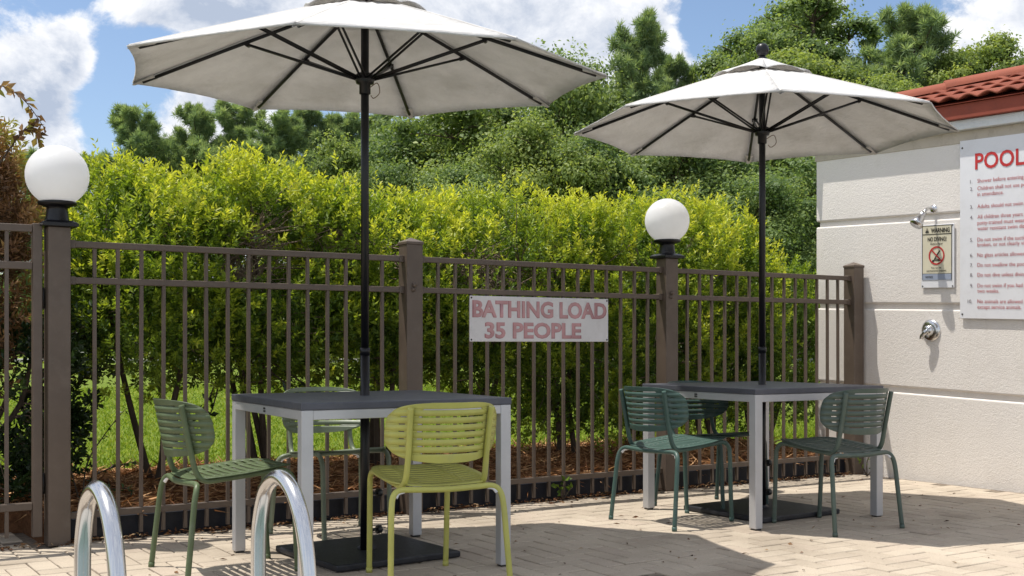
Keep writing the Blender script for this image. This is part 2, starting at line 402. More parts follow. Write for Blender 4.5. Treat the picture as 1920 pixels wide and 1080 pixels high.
# deck slab (joint sand), pavers as its children
deck = MB()
def fbox(mb, t0, t1, o0, o1, z0, z1):
    c = [F(t0, o0), F(t1, o0), F(t1, o1), F(t0, o1)]
    vs = [(p.x, p.y, z0) for p in c] + [(p.x, p.y, z1) for p in c]
    mb.add(vs, [(0,3,2,1),(4,5,6,7),(0,1,5,4),(1,2,6,5),(2,3,7,6),(3,0,4,7)])
fbox(deck, -9, -.6, -2.44, .08, -.35, -.007); fbox(deck, -9, -2.66, .08, .60, -.35, -.0072)
fbox(deck, -.6, 12, -9, .08, -.35, -.0075)
deck_o = tag(deck.build('pool_deck', M['sand']), kind='structure')
W_ = .106; G = .0038
def paver_mesh(name, sx, sy):
    b = .0035; hx, hy = sx/2, sy/2
    v = [(-hx,-hy,-.03),(hx,-hy,-.03),(hx,hy,-.03),(-hx,hy,-.03),(-hx,-hy,-b),(hx,-hy,-b),(hx,hy,-b),(-hx,hy,-b),
         (-hx+b,-hy+b,0),(hx-b,-hy+b,0),(hx-b,hy-b,0),(-hx+b,hy-b,0)]
    f = [(8,9,10,11)] + [(i, (i+1) % 4, 4+(i+1) % 4, 4+i) for i in range(4)] + [(4+i, 4+(i+1) % 4, 8+(i+1) % 4, 8+i) for i in range(4)]
    return v, f
PV = {0: paver_mesh('h', 2*W_-2*G, W_-2*G), 1: paver_mesh('v', W_-2*G, 2*W_-2*G)}
cells = []
for j in range(-40, 7):
    for i in range(-46, 32):
        m_ = (i - j) % 4
        if m_ == 0: cells.append((0, (i+1)*W_, (j+.5)*W_))
        elif m_ == 3: cells.append((1, (i+.5)*W_, (j+1)*W_))
sel = []
for k, t, o in cells:
    ht, ho = (W_, W_/2) if k == 0 else (W_/2, W_)
    if o + ho > (.56 if t + ht < -2.70 else .04) or t + ht > 3.11: continue
    lim = -2.30 if t < -.55 else -3.55
    if o - ho < lim or t - ht < -4.5: continue
    p = F(t, o); u = 960 + 2200*p.x/p.y; v = 644 + 2156/p.y
    inside = -40 < u < 1960 and v < 1100
    sel.append((0 if inside else 1, p.y, k, t, o))
sel.sort()
bpy.context.view_layer.update()
pm = {}
for k in (0, 1):
    me = bpy.data.meshes.new('paver'); me.from_pydata(PV[k][0], [], PV[k][1]); me.update(); me.materials.append(M['paver']); pm[k] = me
rest = MB()
for n, (ins, yy, k, t, o) in enumerate(sel):
    tilt = (random.gauss(0, .004), random.gauss(0, .004)); dz = random.gauss(0, .0011)
    Mx = Matrix.Translation(F(t, o, dz)) @ Matrix.Rotation(A, 4, 'Z') @ Matrix.Rotation(tilt[0], 4, 'X') @ Matrix.Rotation(tilt[1], 4, 'Y')
    if n < 298:
        po = bpy.data.objects.new('paver', pm[k]); col.objects.link(po); po.parent = deck_o; po.matrix_world = Mx
    else:
        rest.add([Mx @ Vector(q) for q in PV[k][0]], PV[k][1])
tag(rest.build('far_pavers', M['paver'], deck_o), kind='stuff')
# pool coping and water on the near left
cp = MB(); fbox(cp, -9, -.86, -2.72, -2.44, -.2, .012); fbox(cp, -.86, -.6, -9, -2.44, -.2, .0125)
tag(cp.build('pool_coping', M['concrete'], None, .012), kind='structure')
wt = MB(); fbox(wt, -14, -.75, -12, -2.6, -1.5, -.16); tag(wt.build('pool_water', M['water']), kind='structure')

# loose litter along the fence foot and on the pavers
def litter():
    n = 1500; t = rng.uniform(-3.4, 3.1, n); o = -np.abs(rng.normal(0, .055, n)) + .03
    t2 = rng.uniform(-3.5, 3.05, 190); o2 = rng.uniform(-3.2, -.1, 190)
    t = np.concatenate([t, t2]); o = np.concatenate([o, o2])
    ok = ~((t < -.7) & (o < -2.3)); t, o = t[ok], o[ok]
    P = np.array([tuple(F(a, b, .004)) for a, b in zip(t, o)]); n = len(P); P[:, 2] += rng.uniform(0, .014, n)*(o > -.15)
    D = rng.normal(size=(n, 3)); D[:, 2] *= .15
    V, Fc, tn = leaves(P, D, rng.uniform(.012, .045, n), rng.uniform(.005, .017, n), rng.uniform(0, 1, n), .2, np.tile([0, 0, 1.], (n, 1)))
    tag(link('leaf_litter', np_mesh('leaf_litter', V, Fc, tn), M['litter']), kind='stuff')
litter()

# pine straw on the bed, grass on the lawn
def straw():
    n = 26000; t = rng.uniform(-4.2, 3.1, n); o = rng.uniform(.1, 2.15, n); k_ = (t > -2.66) | (o > .58); t, o = t[k_], o[k_]; n = len(t)
    P = np.array([tuple(P0 + DF*a + QF*b) for a, b in zip(t, o)])
    P[:, 2] = .095 + .065*np.sin(np.clip((o-.07)/2, 0, 1)*np.pi) + rng.uniform(0, .03, n)
    D = rng.normal(size=(n, 3)); D[:, 2] = rng.normal(0, .22, n)
    V, Fc, tn = leaves(P, D, rng.uniform(.06, .17, n), rng.uniform(.003, .007, n), rng.uniform(0, 1, n)**1.2, .3)
    tag(link('pine_straw', np_mesh('pine_straw', V, Fc, tn), M['straw']), kind='stuff')
straw()
def grass():
    n = 95000; o = 2.0 + 13*rng.uniform(0, 1, n)**1.7; t = rng.uniform(-5.5, 7, n)
    P = np.outer(t, DF) + np.outer(o, QF) + np.array(P0)
    P[:, 2] = [lawn_z(y) for y in P[:, 1]]
    D = rng.normal(size=(n, 3))*.7; D[:, 2] = 1
    V, Fc, tn = leaves(P, D, rng.uniform(.025, .060, n), rng.uniform(.006, .012, n)*(1+.10*o), rng.uniform(0, 1, n), .2)
    tag(link('grass', np_mesh('grass', V, Fc, tn), M['grassblade']), kind='stuff')
grass()

# ---------------------------------------------------------------- building
BP = Vector((2.807, 8.60, 0)); BW = Vector((.5435, -.8394, 0)); BN = Vector((-.8394, -.5435, 0)); SH = -.033
def Wp(s, n, z): return BP + BW*s + BN*n + Vector((0, 0, z + SH*s))
bld = empty('pool_building', Wp(-.76, 0, -.03), 0, 'cream stucco pool building with red tiled roof at the end of the fence', 'building')
bpy.context.view_layer.update()
BI = bld.matrix_world.inverted()
def bbox(mb, s0, s1, n0, n1, z0, z1):
    c = [(s0, n0), (s1, n0), (s1, n1), (s0, n1)]
    vs = [BI @ Wp(s, n, z0) for s, n in c] + [BI @ Wp(s, n, z1) for s, n in c]
    mb.add(vs, [(0,3,2,1),(4,5,6,7),(0,1,5,4),(1,2,6,5),(2,3,7,6),(3,0,4,7)])
    return mb
S0, S1, ND = -.761, 3.6, -3.6
zs = [-.15, .644, 1.252, 1.889, 2.50]
gap = .021
for i in range(4):
    z0 = zs[i] + (gap if i else 0); z1 = zs[i+1] - (gap if i < 3 else 0)
    bbox(MB(), S0, S1, ND, 0, z0, z1).build('wall_panel', M['stucco'], bld, .012, 3)
bbox(MB(), S0 + .025, S1 - .025, ND + .025, -.020, -.1, 2.49).build('wall_core', M['stucco'], bld)
bbox(MB(), S0 - .05, S1 + .05, ND - .05, .055, 2.468, 2.537).build('frieze_band', M['frieze'], bld, .006)
bbox(MB(), S0 - .09, S1 + .09, ND - .09, .090, 2.538, 2.640).build('fascia', M['fascia'], bld, .004)
M['strip'] = paint('tan_smooth_render', (.50, .44, .36), .8, .2, .08, .1, dirt=(.20, .15, .10))
bbox(MB(), S0 - .006, S1 + .006, ND, .005, 2.384, 2.467).build('top_strip', M['strip'], bld, .002, 1)
# roof: hipped, 17 degrees
PIT = math.tan(R(17)); EAVE_N = .112; EAVE_S = S0 - .15; ZE = 2.655
def roofz(n): return ZE + (EAVE_N - n)*PIT
rm = MB()
top = [(EAVE_S, EAVE_N), (S1+.15, EAVE_N), (S1+.15, ND-.15), (EAVE_S, ND-.15)]
run = (EAVE_N - (ND-.15))/2
rid = [(EAVE_S+run, EAVE_N-run), (S1+.15-run*.2, EAVE_N-run)]
vs = [BI @ Wp(s, n, ZE-.012) for s, n in top] + [BI @ Wp(s, n, ZE-.012+run*PIT) for s, n in rid]
rm.add(vs, [(0,1,5,4),(3,0,4),(2,3,4,5),(1,2,5),(0,3,2,1)]); rm.build('roof', M['fascia'], bld)
TW, TE = .305, .33
def wave(x): return .026*(abs(math.sin(math.pi*x/(TW/2)))**1.3) - .004
def tile(s0, row):
    mb = MB(); nx, ny = 16, 3; V = []; anyv = False
    for lay in (0, 1):
        for j in range(ny+1):
            for i in range(nx+1):
                s = s0 + TW*i/nx*1.0; dn = TE*1.08*j/ny
                n = EAVE_N - row*TE - dn
                lim = EAVE_S + (EAVE_N - n) + .02
                if s >= lim: anyv = True
                s = max(s, lim)
                z = roofz(n) + wave(s - s0 if s > s0 else 0) + .028*(1 - j/ny) + (0 if lay else -.014)
                V.append(BI @ Wp(s, n, z))
    if not anyv: return None
    k = (nx+1)*(ny+1); Fc = []
    for j in range(ny):
        for i in range(nx):
            a = j*(nx+1)+i; Fc.append((a, a+1, a+nx+2, a+nx+1)); Fc.append((k+a, k+a+nx+1, k+a+nx+2, k+a+1))
    for i in range(nx): Fc.append((i, k+i, k+i+1, i+1))
    for j in range(ny):
        a = j*(nx+1); Fc.append((a, a+nx+1, k+a+nx+1, k+a)); b = a+nx; Fc.append((b, k+b, k+b+nx+1, b+nx+1))
    mb.add(V, Fc, True); return mb
for row in range(6):
    s0 = EAVE_S - (row % 2)*TW*.0
    while s0 < 2.9:
        mb = tile(s0, row)
        if mb: mb.build('roof_tile', M['tile'], bld)
        s0 += TW
# barrel tiles along the hip
for i in range(6):
    x0, x1 = -.03 + i*.42, -.03 + (i+1)*.42 + .04
    mb = MB(); V = []; n = 10
    for q, (x, lift) in enumerate(((x0, .022), (x1, .004))):
        for k in range(n+1):
            th = math.pi*k/n; off = math.cos(th)*.10; hgt = math.sin(th)*.072
            s = EAVE_S + x + off*.707; nn = EAVE_N - x + off*.707
            V.append(BI @ Wp(s, nn, ZE + x*PIT + hgt + lift + .008))
    for q, x in enumerate((x0, x1)):
        for k in range(n+1):
            th = math.pi*k/n; off = math.cos(th)*.085; hgt = math.sin(th)*.058
            V.append(BI @ Wp(EAVE_S + x + off*.707, EAVE_N - x + off*.707, ZE + x*PIT + hgt + (.022 if q == 0 else .004) + .008))
    Fc = [(k, k+1, n+1+k+1, n+1+k) for k in range(n)] + [(k, 2*(n+1)+k, 2*(n+1)+k+1, k+1) for k in range(n)]
    mb.add(V, Fc, True); mb.build('hip_tile', M['tile'], bld)

# ---------------------------------------------------------------- text
def text_mesh(body, bold=0.0, ext=.0):
    c = bpy.data.curves.new('text', 'FONT'); c.body = body; c.size = 1; c.offset = bold; c.extrude = ext; c.resolution_u = 3
    o = bpy.data.objects.new('text', c); col.objects.link(o)
    dg = bpy.context.evaluated_depsgraph_get(); dg.update()
    me = bpy.data.meshes.new_from_object(o.evaluated_get(dg)); bpy.data.objects.remove(o); bpy.data.curves.remove(c); return me
def lettering(body, x0, z0, w, h, y, mat, parent, bold=0.0, name='lettering', keep=False, yofs=0.0):
    """flat letters in the sign's own x-z plane, facing local -y; baseline at z0"""
    me = text_mesh(body, bold)
    co = np.empty(len(me.vertices)*3); me.vertices.foreach_get('co', co); co = co.reshape(-1, 3)
    mn, mx = co.min(0), co.max(0)
    sx = w/(mx[0]-mn[0]) if w else None
    sz = h/.73 if keep or w is None else h/.73
    if sx is None: sx = sz*.92
    new = np.stack([x0 + (co[:, 0]-mn[0])*sx, np.full(len(co), y), z0 + co[:, 1]*sz], 1)
    me.vertices.foreach_set('co', new.astype(np.float32).ravel()); me.update()
    return link(name, me, mat, parent)

# sign frame on the wall: local x runs along s, local -y looks out of the wall
WR = math.atan2(BW.y, BW.x)
def wall_thing(name, s, z, n, label, cat):
    return empty(name, Wp(s, n, z), WR, label, cat)
def sx_(o): return o

pool = wall_thing('pool_rules_sign', .565, 1.172, .012, 'large white sign with red heading and numbered pool rules on the stucco wall', 'sign')
shx = SH
def shear_board(o, w, h, t, mat, name='panel', x0=0, z0=0):
    mb = MB(); v = [(x0, 0, z0+0), (x0+w, 0, z0+shx*w), (x0+w, -t, z0+shx*w), (x0, -t, z0), (x0, 0, z0+h), (x0+w, 0, z0+h+shx*w), (x0+w, -t, z0+h+shx*w), (x0, -t, z0+h)]
    mb.add(v, [(0,3,2,1),(4,5,6,7),(0,1,5,4),(1,2,6,5),(2,3,7,6),(3,0,4,7)])
    return mb.build(name, mat, o, .002, 1)
shear_board(pool, 1.02, 1.225, .008, M['sign'])
def skew(o, k=SH):
    me = o.data
    for v in me.vertices: v.co.z += k*v.co.x
    me.update(); return o
skew(lettering('POOL RULES', .122, 1.020, .80, .112, -.0105, M['red'], pool, .018, 'heading'))
rules = [(.926, '1.', 'Shower before entering pool.'), (.875, '2.', 'Children shall not use pool without'), (.835, '', 'in attendance.'), (.752, '3.', 'Adults should not swim alone.'),
         (.681, '4.', 'All children three years and'), (.640, '', 'potty-trained must wear'), (.602, '', 'water resistant swim diapers.'), (.526, '5.', 'Do not swim if the suction'), (.491, '', 'broken, or not clearly visible.'),
         (.421, '6.', 'No glass articles allowed'), (.353, '7.', 'Do not swallow the pool water.'), (.286, '8.', 'Do not dive unless diving'), (.213, '9.', 'Do not swim if you had'), (.177, '', 'two weeks.'), (.106, '10.', 'No animals are allowed'), (.068, '', 'except service animals.')]
def width_of(tx):
    me = text_mesh(tx); xs = [v.co.x for v in me.vertices]; bpy.data.meshes.remove(me); return max(xs) - min(xs)
kx = .345/width_of('Shower before entering')
for z, num, tx in rules:
    if num: skew(lettering(num, .083 if len(num) < 3 else .064, z, width_of(num)*kx, .026, -.0105, M['greyink'], pool, 0, 'rule_number'))
    skew(lettering(tx, .140, z, width_of(tx)*kx, .028, -.0105, M['redink'], pool, 0, 'rule_text'))
for x, z in ((.02, .03), (.02, 1.175)):
    MB().lathe([(0, .004), (.006, .003), (.007, 0)], 10).build('screw', M['dark'], pool).matrix_basis = Matrix.Translation((x, -.008, z + SH*x)) @ Matrix.Rotation(R(90), 4, 'X')

warn = wall_thing('warning_sign', .240, 1.385, .008, 'small cream no diving warning sign with red prohibition circle below the shower head', 'sign')
shear_board(warn, .275, .448, .005, M['sign'], 'panel')
inner = MB(); inner.add([(.012, -.0065, .055), (.255, -.0065, .055+SH*.245), (.255, -.0065, .44+SH*.245), (.012, -.0065, .44)], [(0, 1, 2, 3)]); inner.build('print_ground', M['cream'], warn)
def bar(x0, x1, z0, z1, mat, name, y=-.0078):
    MB().add([(x0, y, z0+SH*x0), (x1, y, z0+SH*x1), (x1, y, z1+SH*x1), (x0, y, z1+SH*x0)], [(0, 1, 2, 3)]).build(name, mat, warn)
bar(.012, .255, .056, .098, M['blueband'], 'blue_strip'); bar(.012, .255, .376, .381, M['ink'], 'rule_line'); bar(.012, .255, .098, .101, M['ink'], 'rule_line')
for x in (.010, .253): bar(x, x+.004, .055, .442, M['ink'], 'border_line', -.0082)
bar(.012, .255, .438, .442, M['ink'], 'border_line', -.0080)
skew(lettering('WARNING', .085, .391, .155, .032, -.0088, M['ink'], warn, .025))
skew(lettering('NO DIVING!', .058, .330, .155, .030, -.0088, M['ink'], warn, .02))
skew(lettering('Shallow water', .080, .305, .105, .014, -.0088, M['ink'], warn, .01))
skew(lettering('You can be', .085, .136, .085, .014, -.0088, M['ink'], warn, .01))
skew(lettering('permanently injured.', .050, .115, .165, .014, -.0088, M['ink'], warn, .01))
skew(lettering('NOTICE', .040, .069, .06, .015, -.0088, M['ink'], warn, .02))
def ring(cx, cz, r0, r1, y, n=40):
    V = []; 
    for k in range(n):
        th = 2*math.pi*k/n
        for r in (r0, r1): V.append((cx + r*math.cos(th), y, cz + r*math.sin(th) + SH*cx))
    Fc = [(2*k, 2*k+1, (2*k+3) % (2*n), (2*k+2) % (2*n)) for k in range(n)]
    return MB().add(V, Fc)
ring(.132, .228, .055, .066, -.0092).build('prohibition_ring', M['red'], warn)
def strip(x0, z0, x1, z1, w, y, mat, name):
    d = Vector((x1-x0, z1-z0)).normalized(); p = Vector((-d.y, d.x))*w/2
    q = [(x0+p.x, z0+p.y), (x0-p.x, z0-p.y), (x1-p.x, z1-p.y), (x1+p.x, z1+p.y)]
    MB().add([(a, y, b + SH*a) for a, b in q], [(0, 1, 2, 3)]).build(name, mat, warn)
strip(.088, .270, .176, .186, .010, -.0094, M['red'], 'prohibition_bar')
for a in ((.158, .262, .122, .215, .009), (.122, .215, .112, .196, .008), (.122, .205, .165, .196, .006), (.108, .195, .16, .191, .006)):
    strip(*a, -.0086, M['ink'], 'diver_figure')
MB().add([(.102+.009*math.cos(t), -.0086, .186+.009*math.sin(t)) for t in np.linspace(0, 6.0, 12)], [tuple(range(12))]).build('diver_head', M['ink'], warn)
MB().add([(.036, -.0088, .39), (.070, -.0088, .389), (.053, -.0088, .424)], [(0, 1, 2)]).build('warning_triangle', M['ink'], warn)
MB().add([(.051, -.0094, .400), (.055, -.0094, .400), (.0555, -.0094, .414), (.0505, -.0094, .414)], [(0, 1, 2, 3)]).build('exclamation_mark', M['cream'], warn)
for x in (.012, .262):
    for z in (.012, .438):
        MB().lathe([(0, .003), (.005, .002), (.006, 0)], 10).build('screw', M['dark'], warn).matrix_basis = Matrix.Translation((x, -.005, z + SH*x)) @ Matrix.Rotation(R(90), 4, 'X')

# shower head and valve
sh = wall_thing('wall_shower', .335, 1.945, 0, 'chrome shower head on a short bent arm above the warning sign', 'shower head')
fl = MB().lathe([(0, .014), (.018, .012), (.030, .004), (.031, 0)], 24).build('wall_flange', M['chrome'], sh); fl.rotation_euler = (R(90), 0, 0)
MB().tube(spline([(0, 0, 0), (0, -.05, .004), (0, -.085, -.012), (-.004, -.115, -.045)], 5), .010, 12).build('arm', M['chrome'], sh)
hd = MB().lathe([(0, .03), (.014, .028), (.017, .012), (.016, 0), (.024, -.014), (.033, -.05), (.034, -.062), (0, -.060)], 24).build('spray_head', M['chrome'], sh)
hd.location = (-.006, -.124, -.058); hd.scale = (1.35, 1.35, 1.3); hd.rotation_euler = (R(-38), R(8), 0)
sv = wall_thing('shower_valve', .315, 1.083, .006, 'round chrome shower valve plate with lever handle low on the wall', 'shower valve')
pl = MB().lathe([(0, .016), (.045, .015), (.066, .009), (.078, .001), (.079, -.006)], 36).build('face_plate', M['chrome'], sv); pl.rotation_euler = (R(90), 0, 0)
kn = MB().lathe([(0, .046), (.026, .044), (.036, .034), (.038, .014)], 24).build('handle_hub', M['chrome'], sv); kn.rotation_euler = (R(90), 0, 0)
MB().tube(spline([(.004, -.034, 0), (-.020, -.042, -.020), (-.040, -.046, -.044), (-.045, -.046, -.060)], 5), [.019]*6+[.016]*5+[.013]*5, 12).build('lever', M['chrome'], sv)

# ---------------------------------------------------------------- fence, gate, lamps, bathing sign
def flocal(name, t, label=None, cat=None, z=0, o=0, rz=A): return empty(name, F(t, o, z), rz, label, cat)
fence = flocal('metal_fence', 0, 'brown metal picket fence with square posts between the deck and the hedge', 'fence')
POSTS = [-2.641, -.697, 1.233, 3.062]
ph = .052
for i, t in enumerate(POSTS):
    p = MB(); p.box((t-ph, -ph, 0), (t+ph, ph, 1.545 if i in (0, 2) else 1.55)); po = p.build('post', M['brown'], fence, .004)
    if i in (1, 3):
        c = MB(); a = ph + .004; z = 1.549
        c.add([(t-a, -a, z), (t+a, -a, z), (t+a, a, z), (t-a, a, z), (t-a, -a, z+.016), (t+a, -a, z+.016), (t+a, a, z+.016), (t-a, a, z+.016), (t, 0, z+.042)],
              [(0,3,2,1),(0,1,5,4),(1,2,6,5),(2,3,7,6),(3,0,4,7),(4,5,8),(5,6,8),(6,7,8),(7,4,8)]); c.build('post_cap', M['brown'], po, .002, 1)
    if i in (1, 2):
        b = MB().lathe([(0, .016), (.012, .014), (.014, 0)], 14).build('bolt', M['brown'], po); b.location = (t-.005, -ph-.001, 1.315); b.rotation_euler = (R(90), 0, 0)
        b2 = MB().lathe([(0, .012), (.013, .009), (.016, 0)], 6).build('bolt', M['brown'], po); b2.location = (t-.012, -ph-.001, 1.288); b2.rotation_euler = (R(90), 0, 0)
SECT = [(-2.4646, .1132, 15), (-.5159, .1127, 15), (1.4077, .1141, 14)]
for k, (t0, dt, n) in enumerate(SECT):
    a, b = POSTS[k] + ph, POSTS[k+1] - ph
    for nm, z in (('top_rail', 1.467), ('middle_rail', 1.289), ('bottom_rail', .137)):
        r = MB(); r.box((a-.003, -.0155, z-.016), (b+.003, .0155, z+.016)); r.build(nm, M['brown'], fence, .0025, 1)
    for nm, z in (('top', 1.467), ('mid', 1.289)):
        for e, sgn in ((a, 1), (b, -1)):
            q = MB(); q.box((e if sgn > 0 else e-.03, -.020, z-.020), (e+.03 if sgn > 0 else e, .020, z+.020)); q.build('rail_bracket', M['brown'], fence, .002, 1)
    pk = MB(); pk.box((-.0085, -.0085, .028), (.0085, .0085, 1.455)); me = pk.mesh('picket'); me.materials.append(M['brown'])
    for i in range(n):
        o = bpy.data.objects.new('picket', me); col.objects.link(o); o.parent = fence; o.location = (t0 + dt*i, 0, 0); o.rotation_euler = (random.gauss(0, .0015), random.gauss(0, .0015), 0)
ed = MB(); ed.box((-2.60, 0, -.02), (3.02, .016, .112))
edo = ed.build('edging_board', M['edging'], None, .003, 1); edo.location = F(0, .042); edo.rotation_euler = (0, 0, A)
tag(edo, 'black edging board holding back the pine straw behind the fence foot', 'edging board')

gate = flocal('metal_gate', -2.733, 'brown metal picket gate left of the first lamp post', 'gate', 0, .01)
for x in (0, -1.05):
    g = MB(); g.box((x-.022, -.022, .045), (x+.022, .022, 1.56)); g.build('stile', M['brown'], gate, .003, 1)
for nm, z in (('top_rail', 1.535), ('middle_rail', 1.355), ('bottom_rail', .195)):
    g = MB(); g.box((-1.027, -.016, z-.018), (-.023, .016, z+.018)); g.build(nm, M['brown'], gate, .0025, 1)
for i in range(8):
    g = MB(); x = -.137 - i*.1135; g.box((x-.0085, -.0085, .05), (x+.0085, .0085, 1.52)); g.build('picket', M['brown'], gate)
for z in (.30, 1.20):
    g = MB(); g.tube([(.031, .012, z-.05), (.031, .012, z+.05)], .008, 10); g.build('hinge', M['dark'], gate)

def lamp(t, label):
    L_ = flocal('globe_lamp', t, label, 'lamp', 1.546); L_['group'] = 'globe lamps on the fence posts'
    b = MB(); a, c = .083, .060
    b.add([(-a, -a, 0), (a, -a, 0), (a, a, 0), (-a, a, 0), (-a, -a, .017), (a, -a, .017), (a, a, .017), (-a, a, .017), (-c, -c, .030), (c, -c, .030), (c, c, .030), (-c, c, .030)],
          [(0,3,2,1)] + [(i, (i+1) % 4, 4+(i+1) % 4, 4+i) for i in range(4)] + [(4+i, 4+(i+1) % 4, 8+(i+1) % 4, 8+i) for i in range(4)] + [(8,9,10,11)])
    b.build('base_plate', M['black'], L_, .002, 1)
    MB().lathe([(.056, .030), (.053, .05), (.048, .085), (.049, .093), (.062, .101), (.087, .108), (.092, .120), (.088, .1245), (0, .125)], 32).build('fitter', M['black'], L_)
    gl = [(.148*math.cos(th), .252 + .148*math.sin(th)) for th in np.linspace(-1.02, math.pi/2, 26)]
    MB().lathe([(0.0, gl[0][1])] + gl, 48).build('globe', M['globe'], L_)
    return L_
lamp(POSTS[0], 'white globe lamp on the post beside the gate')
lamp(POSTS[2], 'white globe lamp on the fence post right of the bathing load sign')

bs = flocal('bathing_load_sign', -.311, 'white sign on the pickets reading BATHING LOAD 35 PEOPLE in faded red', 'sign', .991, -.012)
mb = MB(); mb.box((0, -.006, 0), (1.037, 0, .274)); mb.build('panel', M['signfaded'], bs, .003, 1)
for tx, x, z, w, h in (('BATHING LOAD', .017, .150, 1.005, .099), ('35 PEOPLE', .103, .024, .718, .094)):
    lettering(tx, x, z, w, h, -.0072, M['fadeedge'], bs, .038, 'letter_outline')
    lettering(tx, x+.008, z+.0015, w-.016, h, -.0082, M['fadered'], bs, .020, 'lettering')
for x in (.012, 1.025):
    for z in (.012, .262):
        MB().lathe([(0, .003), (.005, .002), (.006, 0)], 10).build('screw', M['dark'], bs).matrix_basis = Matrix.Translation((x, -.006, z)) @ Matrix.Rotation(R(90), 4, 'X')

# ---------------------------------------------------------------- tables
TS = .968
def make_table():
    t = empty('patio_table')
    h = TS/2; z1 = .742
    b = MB(); b.box((-h, -h, .712), (h, h, z1)); b.build('tabletop', M['slate'], t, .004)
    l = h - .003; w = .05
    for sx in (-1, 1):
        for sy in (-1, 1):
            g = MB(); x0, x1 = sorted((sx*l, sx*(l-w))); y0, y1 = sorted((sy*l, sy*(l-w)))
            g.box((x0, y0, .008), (x1, y1, .7115)); lg = g.build('leg', M['silver'], t, .003)
            f = MB(); f.box((x0+.006, y0+.006, 0), (x1-.006, y1-.006, .0085)); f.build('foot_pad', M['dark'], lg)
    i = l - w + .001
    for k in range(4):
        g = MB(); g.box((-i, -l+.002, .672), (i, -l+.030, .7112)); ap = g.build('apron', M['silver'], t, .002, 1); ap.rotation_euler = (0, 0, k*math.pi/2)
        if k == 3:
            for dz in (-.006, .006):
                q = MB(); q.box((-.012, -l-.0005, .692+dz-.004), (.012, -l+.004, .692+dz+.004)); q.build('maker_mark', M['dark'], ap, .001, 1)
    return t
TAB = [(-.661, 5.342, .519, 'slate topped square patio table beside the lime chair'), (1.436, 6.792, .543, 'slate topped square patio table nearer the stucco wall')]
t0 = make_table()
for i, (x, y, a, lb) in enumerate(TAB):
    t = t0 if i == 0 else copy_tree(t0)
    t.location = (x, y, 0); t.rotation_euler = (0, 0, a); tag(t, lb, 'table', 'square patio tables')

# ---------------------------------------------------------------- umbrellas and their bases
def make_base():
    b = empty('umbrella_base')
    p = MB(); h = .315
    p.box((-h, -h, .004), (h, h, .034)); p.build('plate', M['blackplate'], b, .008)
    MB().lathe([(0, .352), (.020, .352), (.0275, .350), (.0275, .06), (.030, .05), (.045, .038), (.045, .034)], 24).build('sleeve', M['blackplate'], b)
    for z in (.115, .285):
        k = MB(); k.tube([(.022, 0, z), (.060, 0, z)], .007, 10); k.tube([(.052, 0, z), (.076, 0, z)], .019, 14); k.build('knob', M['dark'], b, .002, 1)
    return b
BASE = [(-.672, 5.43, .62, 'black square umbrella base plate under the table with the lime chair'), (1.442, 6.80, .60, 'black square umbrella base plate under the table by the wall')]
b0 = make_base()
for i, (x, y, a, lb) in enumerate(BASE):
    b = b0 if i == 0 else copy_tree(b0)
    b.location = (x, y, 0); b.rotation_euler = (0, 0, a); tag(b, lb, 'umbrella base', 'weighted umbrella bases')

